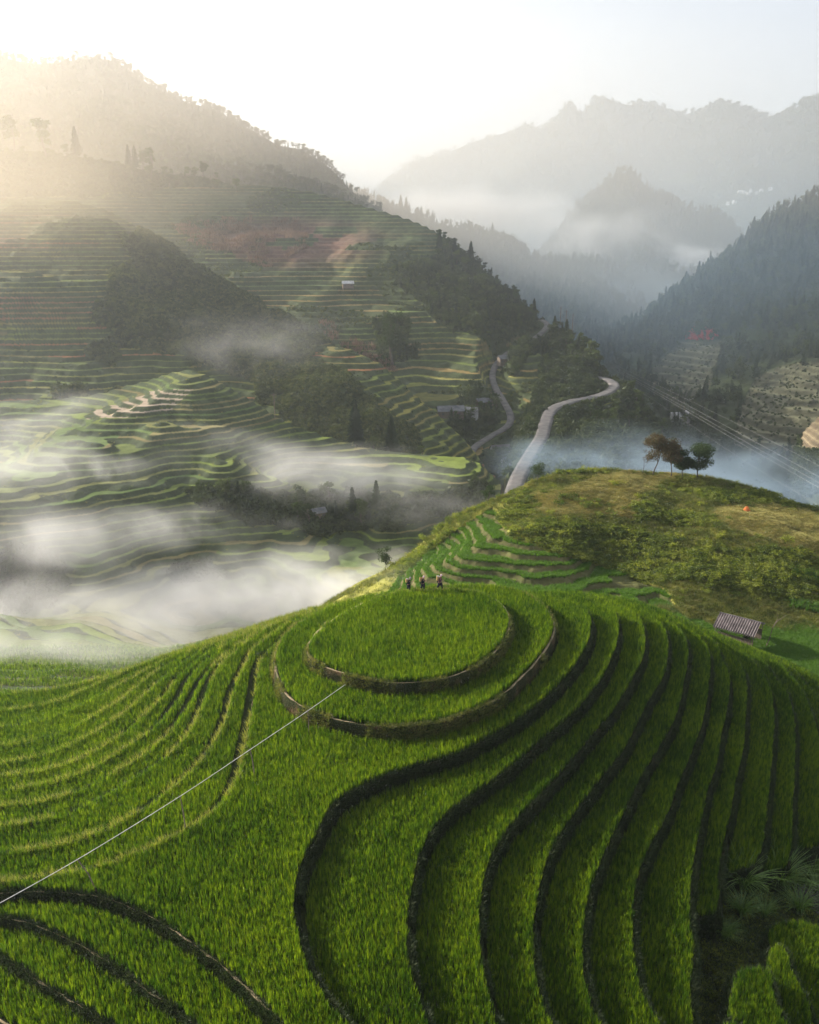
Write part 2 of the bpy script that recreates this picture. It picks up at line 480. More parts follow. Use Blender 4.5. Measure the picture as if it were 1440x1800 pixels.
reg('forest_far', [tree_mesh('b', 12, 36, 60, 1.5, M['forest'], 'tree'), tree_mesh('c', 14, 37, 70, 0, M['conifer'], 'tree'), tree_mesh('b', 10, 38, 60, 1.4, M['forest'], 'tree')])

# ================================================================== LARGE STRUCTURE
def tint_attr(me, col):
    a = me.color_attributes.new('tint', 'FLOAT_COLOR', 'POINT')
    c = np.ones((len(col), 4), np.float32); c[:, :3] = col
    a.data.foreach_set('color', c.ravel())

def crom(xs, ys, q):
    """Catmull-Rom / hermite interpolation through (xs, ys), ys may be (n,k)"""
    xs = np.asarray(xs, float); ys = np.asarray(ys, float)
    if ys.ndim == 1: ys = ys[:, None]
    d = np.diff(ys, axis=0) / np.diff(xs)[:, None]
    m = np.empty_like(ys)
    m[0] = d[0]; m[-1] = d[-1]
    if len(xs) > 2: m[1:-1] = (d[:-1] + d[1:]) / 2
    q = np.clip(q, xs[0], xs[-1])
    i = np.clip(np.searchsorted(xs, q, side='right') - 1, 0, len(xs) - 2)
    h = (xs[i + 1] - xs[i]); t = ((q - xs[i]) / h)[:, None]; h = h[:, None]
    r = (2 * t ** 3 - 3 * t ** 2 + 1) * ys[i] + (t ** 3 - 2 * t ** 2 + t) * h * m[i] + (-2 * t ** 3 + 3 * t ** 2) * ys[i + 1] + (t ** 3 - t ** 2) * h * m[i + 1]
    return r

def in_poly(x, y, poly):
    x = np.asarray(x); y = np.asarray(y)
    poly = np.asarray(poly, float)
    ins = np.zeros(x.shape, bool)
    x1, y1 = poly[-1]
    for x2, y2 in poly:
        c = ((y1 > y) != (y2 > y))
        with np.errstate(divide='ignore', invalid='ignore'):
            xi = (x2 - x1) * (y - y1) / (y2 - y1 + 1e-12) + x1
        ins ^= c & (x < xi)
        x1, y1 = x2, y2
    return ins

def dist_poly(x, y, line, closed=False):
    line = np.asarray(line, float)[:, :2]
    d = np.full(np.shape(x), 1e9)
    tt = np.zeros(np.shape(x))
    n = len(line)
    for i in range(n if closed else n - 1):
        a = line[i]; b = line[(i + 1) % n]; ab = b - a
        l2 = ab @ ab + 1e-12
        t = np.clip(((x - a[0]) * ab[0] + (y - a[1]) * ab[1]) / l2, 0, 1)
        q = np.hypot(x - a[0] - t * ab[0], y - a[1] - t * ab[1])
        k = q < d
        d = np.where(k, q, d); tt = np.where(k, i + t, tt)
    return d, tt

# roads: (u, v, Y) control points
road_main = [(895, 885, 205), (905, 855, 215), (915, 830, 226), (935, 795, 247), (953, 765, 270), (960, 740, 292), (972, 718, 310), (1005, 705, 325), (1045, 697, 342), (1072, 687, 354), (1080, 676, 364), (1070, 668, 374), (1052, 662, 384)]
road_up = [(822, 812, 292), (835, 785, 312), (865, 765, 326), (892, 748, 336), (898, 733, 345), (886, 705, 362), (872, 682, 375), (866, 660, 390), (872, 640, 402), (890, 622, 412), (915, 607, 422), (945, 590, 434), (962, 570, 446), (950, 560, 456)]
def road_line(ctrl, n=120):
    c = np.array(ctrl, float); P_ = at_y(c[:, 0], c[:, 1], c[:, 2])
    s = np.r_[0, np.cumsum(np.linalg.norm(np.diff(P_, axis=0), axis=1))]
    return crom(s, P_, np.linspace(0, s[-1], n))
RM = road_line(road_main); RU = road_line(road_up)

GRIDS = {}
def patch(name, rows, u0, u1, nu, nv, noise=(), terr=None, colour=None, mat='terrain', crest_keep=0.25, roads=(), back=0.35, skirt=40, label=None, damp=None, tint=1.25):
    us = np.linspace(u0, u1, nu)
    PR = []
    for r_ in rows:
        a = np.array(r_, float)
        vy = crom(a[:, 0], a[:, 1:3], us)
        PR.append(at_y(us, vy[:, 0], vy[:, 1]))
    PR = np.array(PR)                                  # rows, nu, 3
    d = np.linalg.norm(np.diff(PR, axis=0), axis=2).mean(1)
    s = np.r_[0, np.cumsum(np.sqrt(d + 1))]; s /= s[-1]
    q = np.linspace(0, 1, nv)
    flat = PR.reshape(len(rows), -1)
    G = crom(s, flat, q).reshape(nv, nu, 3)
    taper = crest_keep + (1 - crest_keep) * np.clip(q / 0.12, 0, 1)[:, None]
    z = G[..., 2].copy()
    for amp, wl, sd in noise:
        z += taper * amp * fbm(G[..., 0] / wl, G[..., 1] / wl, sd) * (damp(G[..., 1]) if damp else 1)
    G[..., 2] = z
    for rd, w in roads:
        near = (G[..., 0] > rd[:, 0].min() - 20) & (G[..., 0] < rd[:, 0].max() + 20) & (G[..., 1] > rd[:, 1].min() - 20) & (G[..., 1] < rd[:, 1].max() + 20)
        dd, tt = dist_poly(G[..., 0][near], G[..., 1][near], rd[::2])
        zr = np.interp(tt * 2, np.arange(len(rd)), rd[:, 2]) - 0.45
        k = np.clip((w + 7 - dd) / 7, 0, 1); k = k * k * (3 - 2 * k)
        zz = G[..., 2][near]
        G[..., 2][near] = zz * (1 - k) + zr * k
    pu, pv, pd = project(G)
    ris = np.zeros(G.shape[:2]); lev = np.zeros(G.shape[:2]); mk = np.zeros(G.shape[:2])
    if terr:
        step, f0, mfun = terr
        mk = mfun(pu, pv, G)
        zz = G[..., 2]
        st = step * (1 + 0 * zz)
        k = np.floor(zz / st); fr = zz / st - k
        t = np.clip((fr - f0) / (1 - f0), 0, 1)
        zt = st * (k + t) + 0.12 * np.exp(-((fr - 0.03) / 0.03) ** 2) 
        G[..., 2] = np.where(mk > 0.5, zt, zz)
        ris = (t > 0.02) * 1.0; lev = k
    col = colour(pu, pv, G, ris, lev, mk) if colour else np.tile(np.array([0.04, 0.05, 0.02]), (*G.shape[:2], 1))
    # closing rows: behind the crest and below the foot
    dirv = G[0] - np.array([0, 0, CAMZ]); dirv[:, 2] = 0; dirv /= np.linalg.norm(dirv, axis=1)[:, None]
    B = []
    L_ = np.abs(G[0, :, 1]).mean() * back
    for k in (1.0, 0.5, 0.15):
        b = G[0] + dirv * L_ * k; b[:, 2] = G[0][:, 2] - L_ * 0.55 * k ** 1.2; B.append(b)
    bt = G[-1].copy(); bt[:, 2] -= skirt; bt[:, 1] -= skirt * 0.5
    A = np.concatenate([np.array(B), G, bt[None]], 0)
    colA = np.concatenate([np.repeat(col[:1], 3, 0), col, col[-1:]], 0)
    nr = A.shape[0]
    idx = np.arange(nr * nu).reshape(nr, nu)
    F = np.stack([idx[1:, :-1], idx[1:, 1:], idx[:-1, 1:], idx[:-1, :-1]], -1).reshape(-1, 4)
    me = mesh_data(name, A.reshape(-1, 3), F, M[mat], smooth=False)
    tint_attr(me, colA.reshape(-1, 3) * (tint if terr else 1))
    o = link(name, me)
    tag(o, kind='structure', label=label)
    GRIDS[id(o)] = (G, pu, pv, ris, mk)
    return o, G, pu, pv, ris, mk

def sample(Gt, n, maskfun, seed=0, jitter=True):
    """n points spread over a patch by true area where maskfun(pu,pv,G,ris,mk) > 0"""
    _, G, pu, pv, ris, mk = Gt
    e1 = G[:-1, 1:] - G[:-1, :-1]; e2 = G[1:, :-1] - G[:-1, :-1]
    ar = np.abs(e1[..., 0] * e2[..., 1] - e1[..., 1] * e2[..., 0])
    w = ar * np.clip(maskfun(pu[:-1, :-1], pv[:-1, :-1], G[:-1, :-1], ris[:-1, :-1], mk[:-1, :-1]), 0, 1)
    if w.sum() <= 0: return np.zeros((0, 3))
    r = np.random.default_rng(seed)
    i = r.choice(w.size, n, p=(w / w.sum()).ravel())
    a, b = np.unravel_index(i, w.shape)
    s, t = r.random(n)[:, None], r.random(n)[:, None]
    return (G[a, b] * (1 - s) + G[a, b + 1] * s) * (1 - t) + (G[a + 1, b] * (1 - s) + G[a + 1, b + 1] * s) * t

def mixc(a, b, t):
    return np.asarray(a) * (1 - t[..., None]) + np.asarray(b) * t[..., None]

# ---- base ground sheet to the horizon
me = mesh_data('ground', [(-3500, -400, 5), (4500, -400, 5), (4500, 4500, 5), (-3500, 4500, 5)], [(0, 1, 2, 3)], M['terrain_far'])
tint_attr(me, np.tile([0.04, 0.05, 0.025], (4, 1)))
tag(link('ground', me), kind='structure', label='low green ground under the hills')

FOREST = (0.022, 0.032, 0.014)
def col_forest(pu, pv, G, ris, lev, mk):
    n = fbm(G[..., 0] / 60, G[..., 1] / 60, 3) * 0.5 + 0.5
    return mixc((0.020, 0.030, 0.012), (0.042, 0.052, 0.022), n)

# far range
rowsK = [[(500, 400, 2500), (640, 350, 2500), (690, 312, 2500), (720, 288, 2500), (790, 264, 2500), (860, 238, 2500), (890, 230, 2500), (930, 217, 2500), (950, 226, 2500), (975, 208, 2500), (1000, 184, 2500), (1022, 198, 2500), (1034, 186, 2500), (1060, 173, 2500), (1090, 180, 2500), (1110, 182, 2500), (1130, 176, 2500), (1170, 188, 2500), (1200, 201, 2500), (1230, 192, 2500), (1260, 181, 2500), (1290, 181, 2500), (1320, 195, 2500), (1350, 208, 2500), (1380, 194, 2500), (1440, 168, 2500), (1600, 120, 2500), (1900, 110, 2500)],
         [(500, 430, 2200), (800, 350, 2200), (1000, 310, 2150), (1200, 300, 2150), (1440, 290, 2150), (1900, 250, 2150)],
         [(500, 470, 1900), (1000, 420, 1900), (1440, 410, 1900), (1900, 400, 1900)]]
gK = patch('far_mountains', rowsK, 500, 1900, 520, 90, noise=[(110, 450, 41), (40, 150, 42)], colour=col_forest, mat='terrain_far', crest_keep=0.12, label='pale blue mountain range on the horizon')
rowsK2 = [[(780, 420, 1950), (835, 368, 1950), (850, 346, 1950), (900, 306, 1960), (960, 280, 1980), (1040, 270, 2000), (1150, 282, 2000), (1250, 272, 2000), (1330, 262, 1980), (1440, 242, 1950), (1600, 210, 1900), (1900, 200, 1900)],
          [(780, 440, 1850), (850, 400, 1850), (960, 350, 1850), (1150, 350, 1850), (1330, 340, 1800), (1440, 320, 1750), (1900, 300, 1700)],
          [(780, 470, 1700), (1000, 430, 1700), (1250, 410, 1650), (1440, 400, 1550), (1900, 400, 1500)]]
gK2 = patch('mountain_slope', rowsK2, 780, 1900, 420, 80, noise=[(70, 330, 45), (26, 110, 46)], colour=col_forest, mat='terrain_far', crest_keep=0.15, label='hazy wooded slope below the far range')
# centre cone
rowsJ = [[(900, 470, 1400), (960, 430, 1380), (990, 385, 1370), (1020, 352, 1370), (1050, 330, 1370), (1080, 308, 1370), (1105, 302, 1370), (1125, 312, 1370), (1140, 332, 1370), (1170, 345, 1360), (1200, 362, 1350), (1240, 375, 1340), (1270, 384, 1330), (1295, 405, 1310), (1330, 450, 1300), (1400, 500, 1300)],
         [(900, 510, 1250), (990, 440, 1230), (1050, 400, 1220), (1105, 390, 1210), (1170, 400, 1200), (1240, 420, 1200), (1295, 450, 1200), (1400, 530, 1200)],
         [(900, 560, 1050), (990, 520, 1030), (1105, 490, 1020), (1240, 490, 1020), (1400, 560, 1020)]]
gJ = patch('cone_hill', rowsJ, 900, 1400, 260, 90, noise=[(45, 190, 51), (16, 60, 52)], colour=col_forest, mat='terrain_far', crest_keep=0.3, label='conical wooded hill in the middle of the valley')
# ridge I
rowsI = [[(450, 300, 1000), (600, 332, 1000), (690, 362, 1000), (760, 388, 1000), (840, 412, 1000), (900, 434, 990), (950, 462, 980), (1000, 466, 970), (1050, 470, 960), (1100, 500, 940), (1140, 545, 900), (1180, 600, 850), (1240, 680, 800)],
         [(450, 420, 800), (690, 460, 800), (840, 500, 790), (950, 530, 780), (1050, 560, 760), (1140, 620, 720), (1240, 720, 650)],
         [(450, 560, 560), (840, 600, 600), (1050, 660, 580), (1140, 700, 560), (1240, 760, 520)]]
gI = patch('blue_ridge', rowsI, 450, 1240, 330, 110, noise=[(16, 120, 55), (7, 40, 56)], colour=col_forest, mat='terrain_far', crest_keep=0.3, label='hazy wooded ridge dropping into the valley fog')
# left far ridge H
rowsH = [[(-400, 60, 820), (-100, 85, 820), (0, 103, 820), (60, 112, 820), (110, 108, 820), (160, 104, 820), (195, 106, 820), (225, 122, 820), (260, 145, 815), (300, 170, 810), (350, 188, 800), (400, 210, 800), (450, 236, 790), (490, 258, 780), (540, 268, 770), (580, 295, 760), (620, 335, 750), (660, 360, 740), (720, 400, 730), (850, 470, 700)],
         [(-400, 220, 700), (0, 210, 700), (200, 220, 700), (400, 280, 690), (540, 330, 670), (660, 400, 650), (850, 500, 620)],
         [(-400, 360, 620), (200, 360, 620), (540, 400, 600), (850, 560, 560)]]
gH = patch('left_ridge', rowsH, -400, 850, 460, 110, noise=[(18, 120, 61), (8, 40, 62)], colour=col_forest, mat='terrain_far', crest_keep=0.3, label='wooded ridge glowing in the haze at upper left')

# ---- right slope L
def col_L(pu, pv, G, ris, lev, mk):
    c = col_forest(pu, pv, G, ris, lev, mk)
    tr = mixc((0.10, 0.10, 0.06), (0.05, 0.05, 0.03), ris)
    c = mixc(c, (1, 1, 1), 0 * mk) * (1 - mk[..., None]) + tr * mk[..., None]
    return c
PL1 = [(1140, 655), (1165, 630), (1200, 600), (1275, 600), (1262, 640), (1240, 700), (1200, 708), (1150, 680)]
PL2 = [(1330, 660), (1380, 640), (1460, 630), (1600, 620), (1600, 780), (1400, 790), (1330, 800), (1290, 780), (1300, 720)]
def mL(pu, pv, G): return (in_poly(pu, pv, PL1) | in_poly(pu, pv, PL2)) * 1.0
rowsL = [[(1050, 600, 700), (1090, 585, 700), (1130, 560, 700), (1170, 528, 700), (1210, 500, 700), (1250, 468, 710), (1290, 438, 730), (1320, 408, 745), (1350, 380, 760), (1400, 352, 780), (1440, 338, 790), (1560, 280, 820), (1900, 200, 860)],
         [(1050, 650, 600), (1130, 622, 600), (1210, 585, 600), (1300, 545, 600), (1400, 505, 610), (1560, 460, 620), (1900, 420, 640)],
         [(1050, 710, 520), (1130, 695, 515), (1210, 690, 505), (1300, 665, 500), (1440, 630, 490), (1560, 610, 480), (1900, 600, 470)],
         [(1050, 770, 450), (1170, 775, 440), (1250, 790, 420), (1350, 790, 400), (1440, 790, 390), (1900, 790, 370)],
         [(1050, 870, 380), (1250, 890, 350), (1440, 890, 330), (1900, 900, 300)]]
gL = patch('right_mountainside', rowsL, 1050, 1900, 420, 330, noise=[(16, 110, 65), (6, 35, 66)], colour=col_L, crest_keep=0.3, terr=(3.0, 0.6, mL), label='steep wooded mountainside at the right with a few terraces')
# sunlit spur at right edge
rowsN = [[(1372, 885, 330), (1385, 850, 330), (1396, 800, 330), (1406, 768, 330), (1422, 748, 330), (1450, 725, 335), (1520, 690, 340), (1700, 640, 350)],
         [(1372, 890, 315), (1385, 865, 315), (1396, 835, 315), (1410, 812, 310), (1440, 795, 305), (1520, 770, 300), (1700, 750, 300)],
         [(1372, 900, 300), (1410, 880, 290), (1450, 860, 280), (1520, 850, 270), (1700, 850, 270)]]
gN = patch('tan_spur', rowsN, 1372, 1700, 160, 110, noise=[(2, 25, 67)], terr=(1.7, 0.5, lambda u, v, G: (v < 812) * 1.0),
           colour=lambda pu, pv, G, ris, lev, mk: mixc(mixc((0.19, 0.155, 0.095), (0.075, 0.06, 0.04), ris), (0.035, 0.045, 0.02), 1.0 * ((pv + 12 * vnoise(pu / 12, pv / 12, 9) > 796) | (pu < 1408 + 8 * vnoise(pv / 9, pu / 9, 3)))), label='dry tan terraced spur at the right edge')

# ---- main left terraced hill F
PAL = np.array([(0.085, 0.105, 0.03), (0.065, 0.095, 0.028), (0.11, 0.115, 0.04), (0.075, 0.085, 0.03), (0.12, 0.10, 0.045), (0.055, 0.085, 0.028)])
PAL = PAL * [1.18, 1.04, 0.85]
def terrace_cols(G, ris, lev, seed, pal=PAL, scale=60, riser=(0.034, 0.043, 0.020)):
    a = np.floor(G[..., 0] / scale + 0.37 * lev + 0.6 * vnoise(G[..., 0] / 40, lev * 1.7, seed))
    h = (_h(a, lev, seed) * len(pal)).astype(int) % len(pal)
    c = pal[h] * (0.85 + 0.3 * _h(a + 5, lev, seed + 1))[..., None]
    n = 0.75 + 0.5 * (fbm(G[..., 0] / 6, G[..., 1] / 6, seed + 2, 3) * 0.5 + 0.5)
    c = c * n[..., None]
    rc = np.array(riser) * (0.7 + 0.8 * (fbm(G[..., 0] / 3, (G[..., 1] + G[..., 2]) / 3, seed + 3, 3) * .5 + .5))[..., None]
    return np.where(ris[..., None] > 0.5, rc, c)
# wooded / bushy zones on F (photo pixels)
F_wood = [[(760, 455), (800, 425), (850, 460), (900, 500), (960, 560), (905, 600), (880, 625), (835, 590), (770, 560), (700, 500), (690, 470)],
          [(955, 565), (1010, 590), (1080, 650), (1100, 700), (1020, 705), (965, 715), (930, 700), (945, 660), (950, 630), (905, 620), (930, 600)],
          [(880, 625), (960, 570), (930, 610), (900, 650), (870, 660)],
          [(-300, 200), (380, 300), (405, 322), (300, 330), (150, 340), (-300, 345)],
          [(660, 560), (720, 560), (725, 625), (670, 640)],
          [(835, 690), (870, 700), (890, 730), (860, 770), (820, 790), (790, 760), (800, 720)],
          [(905, 730), (960, 700), (955, 760), (925, 800), (880, 850), (820, 850), (850, 790), (890, 760)]]
def wood_F(pu, pv):
    w = np.zeros(np.shape(pu), bool)
    qu = pu + 14 * vnoise(pu / 25, pv / 25, 5); qv = pv + 10 * vnoise(pu / 25, pv / 25, 6)
    for p in F_wood: w |= in_poly(qu, qv, p)
    return w
def mF(pu, pv, G):
    return (~wood_F(pu, pv)) * 1.0
def col_F(pu, pv, G, ris, lev, mk):
    c = terrace_cols(G, ris, lev, 71)
    red = np.clip(1.2 - np.hypot((pu - 500) / 170, (pv - 425) / 45), 0, 1) * (fbm(G[..., 0] / 40, lev / 3, 77) > -0.1)
    c = mixc(c, (0.11, 0.055, 0.045), np.clip(red * 1.2, 0, .8))
    scrub = (fbm(G[..., 0] / 45, G[..., 1] / 30, 78, 3) > 0.22)
    c = np.where(scrub[..., None], np.array((0.035, 0.045, 0.018)), c)
    f = col_forest(pu, pv, G, ris, lev, mk)
    return c * mk[..., None] + f * (1 - mk[..., None])
rowsF = [[(-400, 262, 600), (-100, 262, 600), (0, 264, 600), (100, 272, 600), (200, 285, 600), (270, 302, 600), (340, 312, 600), (400, 322, 595), (520, 332, 585), (600, 347, 570), (680, 372, 550), (740, 394, 535), (800, 430, 515), (850, 472, 500), (880, 502, 490), (920, 538, 470), (960, 568, 450), (1000, 592, 430), (1040, 625, 405), (1066, 665, 385), (1085, 700, 370)],
         [(-400, 400, 520), (0, 400, 520), (200, 405, 525), (400, 415, 525), (600, 455, 500), (740, 500, 470), (830, 545, 450), (900, 590, 430), (960, 640, 400), (1020, 680, 372), (1085, 715, 358)],
         [(-400, 520, 430), (0, 520, 430), (200, 520, 440), (400, 530, 450), (600, 570, 430), (740, 625, 400), (830, 660, 385), (900, 690, 370), (960, 705, 350), (1020, 715, 340), (1085, 730, 335)],
         [(-400, 650, 350), (0, 650, 350), (300, 650, 360), (600, 700, 350), (740, 740, 335), (830, 780, 312), (900, 790, 300), (960, 760, 290), (1020, 780, 300), (1085, 800, 300)],
         [(-400, 800, 290), (300, 800, 290), (600, 830, 280), (740, 850, 270), (830, 880, 240), (900, 890, 225), (960, 850, 240), (1085, 860, 270)]]
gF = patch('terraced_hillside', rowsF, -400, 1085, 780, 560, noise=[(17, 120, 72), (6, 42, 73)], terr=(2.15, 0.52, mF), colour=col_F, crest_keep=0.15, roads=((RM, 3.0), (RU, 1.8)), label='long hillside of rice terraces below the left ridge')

# ---- road spur G (right of the main road)
rowsG = [[(900, 770, 310), (960, 735, 330), (1000, 705, 340), (1040, 694, 352), (1080, 668, 385), (1100, 682, 378), (1130, 708, 360), (1160, 742, 345), (1190, 790, 330), (1240, 850, 310)],
         [(900, 850, 235), (960, 770, 270), (1000, 745, 300), (1040, 735, 315), (1080, 735, 325), (1130, 760, 315), (1190, 820, 290), (1240, 870, 280)],
         [(900, 900, 205), (960, 830, 225), (1040, 810, 240), (1130, 820, 250), (1240, 900, 240)],
         [(900, 960, 180), (1040, 900, 200), (1240, 960, 200)]]
gG = patch('road_spur', rowsG, 900, 1240, 240, 150, noise=[(4, 40, 81), (2, 14, 82)], colour=col_forest, crest_keep=0.2, roads=((RM, 3.2),), label='bushy spur below the bend of the valley road')

# ---- bushy spur E
E_bush = [(175, 560), (205, 480), (215, 415), (265, 402), (340, 455), (430, 508), (520, 560), (560, 590), (600, 640), (640, 700), (700, 760), (740, 800), (640, 790), (560, 765), (500, 735), (440, 700), (390, 665), (330, 620), (240, 625), (150, 615), (165, 580)]
E_bush2 = [(90, 690), (200, 675), (245, 690), (235, 712), (120, 715)]
def bush_E(pu, pv):
    qu = pu + 48 * fbm(pu / 60, pv / 45, 15, 5); qv = pv + 36 * fbm(pu / 60, pv / 45, 16, 5)
    return in_poly(qu, qv, E_bush) | in_poly(qu, qv, E_bush2)
def mE(pu, pv, G): return (~bush_E(pu, pv)) * 1.0
PALE = np.array([(0.09, 0.11, 0.032), (0.075, 0.105, 0.03), (0.12, 0.125, 0.04), (0.10, 0.10, 0.04), (0.13, 0.07, 0.04), (0.065, 0.095, 0.03)])
PALE = PALE * [1.22, 1.06, 0.85]
def col_E(pu, pv, G, ris, lev, mk):
    c = terrace_cols(G, ris, lev, 91, PALE, 50)
    red = np.clip(1.3 - np.hypot((pu - 60) / 130, (pv - 540) / 30), 0, 1)
    c = mixc(c, (0.17, 0.085, 0.045), np.clip(red, 0, .8) * (ris < .5))
    f = col_forest(pu, pv, G, ris, lev, mk) * 1.5
    return c * mk[..., None] + f * (1 - mk[..., None])
rowsE = [[(-400, 335, 480), (0, 347, 470), (130, 352, 460), (200, 372, 450), (250, 398, 440), (330, 450, 425), (420, 508, 400), (520, 562, 380), (600, 614, 360), (700, 690, 335), (780, 747, 315), (835, 800, 300), (870, 840, 290)],
         [(-400, 500, 375), (0, 500, 370), (130, 520, 360), (250, 535, 350), (330, 570, 340), (420, 610, 330), (520, 662, 318), (600, 705, 310), (700, 765, 297), (780, 812, 287), (870, 860, 275)],
         [(-400, 715, 292), (0, 705, 290), (130, 695, 290), (250, 685, 292), (350, 690, 290), (440, 733, 285), (520, 765, 280), (600, 795, 275), (700, 822, 268), (780, 845, 265), (870, 890, 250)],
         [(-400, 800, 250), (350, 790, 250), (600, 860, 240), (870, 930, 220)]]
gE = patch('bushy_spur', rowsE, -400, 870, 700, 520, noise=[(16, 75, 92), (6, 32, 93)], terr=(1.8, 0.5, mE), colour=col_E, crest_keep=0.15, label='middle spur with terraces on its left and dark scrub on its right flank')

# ---- near left spur and valley D + C
PALD = np.array([(0.085, 0.11, 0.035), (0.075, 0.105, 0.032), (0.10, 0.115, 0.042), (0.06, 0.095, 0.032), (0.11, 0.105, 0.05), (0.085, 0.12, 0.03)])
D_bush = [[(330, 870), (420, 850), (520, 880), (600, 870), (700, 880), (760, 870), (850, 850), (860, 900), (760, 910), (700, 930), (560, 935), (480, 925), (400, 900)], [(-50, 980), (60, 960), (110, 1000), (90, 1060), (-50, 1080)], [(300, 1000), (350, 985), (380, 1010), (330, 1025)]]
def bush_D(pu, pv):
    qu = pu + 16 * vnoise(pu / 22, pv / 22, 25); qv = pv + 10 * vnoise(pu / 22, pv / 22, 26)
    w = np.zeros(np.shape(pu), bool)
    for p in D_bush: w |= in_poly(qu, qv, p)
    return w
def mD(pu, pv, G): return (~bush_D(pu, pv)) * 1.0
PALD = PALD * [1.15, 1.04, 0.9]
def col_D(pu, pv, G, ris, lev, mk):
    c = terrace_cols(G, ris, lev, 101, PALD, 34, riser=(0.032, 0.042, 0.021))
    f = col_forest(pu, pv, G, ris, lev, mk)
    pd = in_poly(pu, pv, [(235, 700), (270, 685), (340, 682), (300, 720), (250, 730), (150, 735), (160, 722)])
    c = np.where((pd & (ris < .5))[..., None], np.array((0.25, 0.20, 0.15)), c)
    return c * mk[..., None] + f * (1 - mk[..., None])
rowsD = [[(-400, 700, 272), (0, 700, 268), (150, 692, 264), (250, 668, 266), (330, 652, 263), (365, 662, 260), (400, 682, 256), (440, 705, 252), (490, 733, 248), (560, 762, 243), (640, 786, 238), (720, 796, 235), (790, 803, 232), (838, 812, 230), (880, 850, 222)],
         [(-400, 790, 208), (0, 790, 208), (150, 790, 210), (250, 795, 212), (330, 805, 213), (430, 832, 211), (560, 862, 209), (640, 872, 207), (720, 874, 208), (790, 868, 210), (880, 900, 200)],
         [(-400, 880, 180), (0, 880, 182), (150, 885, 184), (250, 888, 188), (330, 895, 192), (430, 908, 194), (560, 922, 193), (640, 925, 192), (790, 925, 190), (880, 930, 186)],
         [(-400, 980, 160), (0, 980, 163), (200, 980, 168), (430, 975, 177), (640, 965, 180), (790, 960, 178), (880, 960, 178)],
         [(-400, 1080, 149), (0, 1080, 149), (430, 1070, 152), (640, 1040, 152), (880, 1030, 155)],
         [(-400, 1190, 102), (0, 1190, 102), (250, 1170, 108), (430, 1125, 121), (640, 1100, 135), (880, 1080, 140)],
         [(-400, 1300, 83), (0, 1300, 83), (250, 1270, 89), (430, 1190, 106), (640, 1150, 126), (880, 1120, 132)]]
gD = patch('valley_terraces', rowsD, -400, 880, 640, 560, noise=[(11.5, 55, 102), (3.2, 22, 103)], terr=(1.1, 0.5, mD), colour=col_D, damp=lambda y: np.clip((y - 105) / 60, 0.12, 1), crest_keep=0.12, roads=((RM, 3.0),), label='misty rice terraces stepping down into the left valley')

# ---- golden hill B
B_dry = [[(985, 855), (1060, 832), (1160, 832), (1195, 838), (1150, 855), (1115, 880), (1110, 915), (1030, 905), (960, 900)],
         [(1250, 890), (1300, 880), (1370, 888), (1450, 900), (1500, 950), (1450, 965), (1380, 960), (1310, 940), (1250, 915)],
         [(930, 870), (985, 860), (960, 905), (935, 900)]]
B_rice = [[(650, 1085), (700, 1015), (755, 968), (810, 926), (866, 890), (878, 915), (900, 945), (960, 966), (1040, 988), (1100, 1008), (1170, 1036), (1185, 1062), (1000, 1085)]]
def dryB(pu, pv):
    w = np.zeros(np.shape(pu), bool)
    qu = pu + 22 * fbm(pu / 26, pv / 14, 35, 4); qv = pv + 12 * fbm(pu / 26, pv / 14, 36, 4)
    for p in B_dry: w |= in_poly(qu, qv, p)
    return w
def mB(pu, pv, G): return (in_poly(pu, pv, B_rice[0])) * 1.0
def col_B(pu, pv, G, ris, lev, mk):
    n = fbm(G[..., 0] / 7, G[..., 1] / 7, 111) * .5 + .5
    c = mixc((0.14, 0.16, 0.034), (0.32, 0.29, 0.07), n)
    d = mixc((0.22, 0.20, 0.07), (0.38, 0.30, 0.11), fbm(G[..., 0] / 2.5, G[..., 1] / 2.5, 114) * .5 + .5)
    c = np.where(dryB(pu, pv)[..., None], d, c)
    t = np.where(ris[..., None] > .5, mixc((0.12, 0.10, 0.045), (0.06, 0.075, 0.025), n), np.array((0.05, 0.08, 0.015)))
    c = c * (1 - mk[..., None]) + t * mk[..., None]
    o = np.hypot((pu - 1132) / 9, (pv - 858) / 5) < 1 + 0.4 * vnoise(pu / 3, pv / 3, 4)
    c = np.where(o[..., None], np.array((0.45, 0.16, 0.05)), c)
    return c
rowsB = [[(560, 1075, 130), (640, 1020, 132), (690, 992, 134), (760, 938, 137), (800, 908, 139), (850, 884, 141), (900, 862, 143), (950, 840, 146), (1000, 828, 148), (1050, 824, 150), (1110, 828, 151), (1150, 832, 152), (1200, 836, 152), (1270, 842, 150), (1320, 854, 147), (1370, 873, 143), (1410, 886, 141), (1440, 895, 140), (1520, 930, 138), (1800, 1050, 130)],
         [(560, 1085, 124), (640, 1035, 126), (690, 1012, 127), (760, 972, 128), (850, 932, 130), (950, 905, 132), (1050, 895, 134), (1200, 905, 134), (1270, 912, 132), (1370, 930, 129), (1440, 942, 127), (1800, 1070, 120)],
         [(560, 1090, 118), (640, 1055, 119), (690, 1035, 120), (760, 1010, 120), (850, 985, 120), (950, 980, 120), (1050, 985, 120), (1200, 990, 119), (1370, 1015, 116), (1440, 1028, 115), (1800, 1110, 108)],
         [(560, 1110, 112), (690, 1060, 114), (850, 1035, 114), (950, 1035, 113), (1050, 1040, 112), (1200, 1045, 111), (1270, 1050, 111), (1370, 1070, 109), (1440, 1085, 107), (1800, 1150, 100)],
         [(560, 1140, 108), (690, 1100, 108), (950, 1070, 107), (1200, 1080, 106), (1370, 1110, 104), (1800, 1200, 94)]]
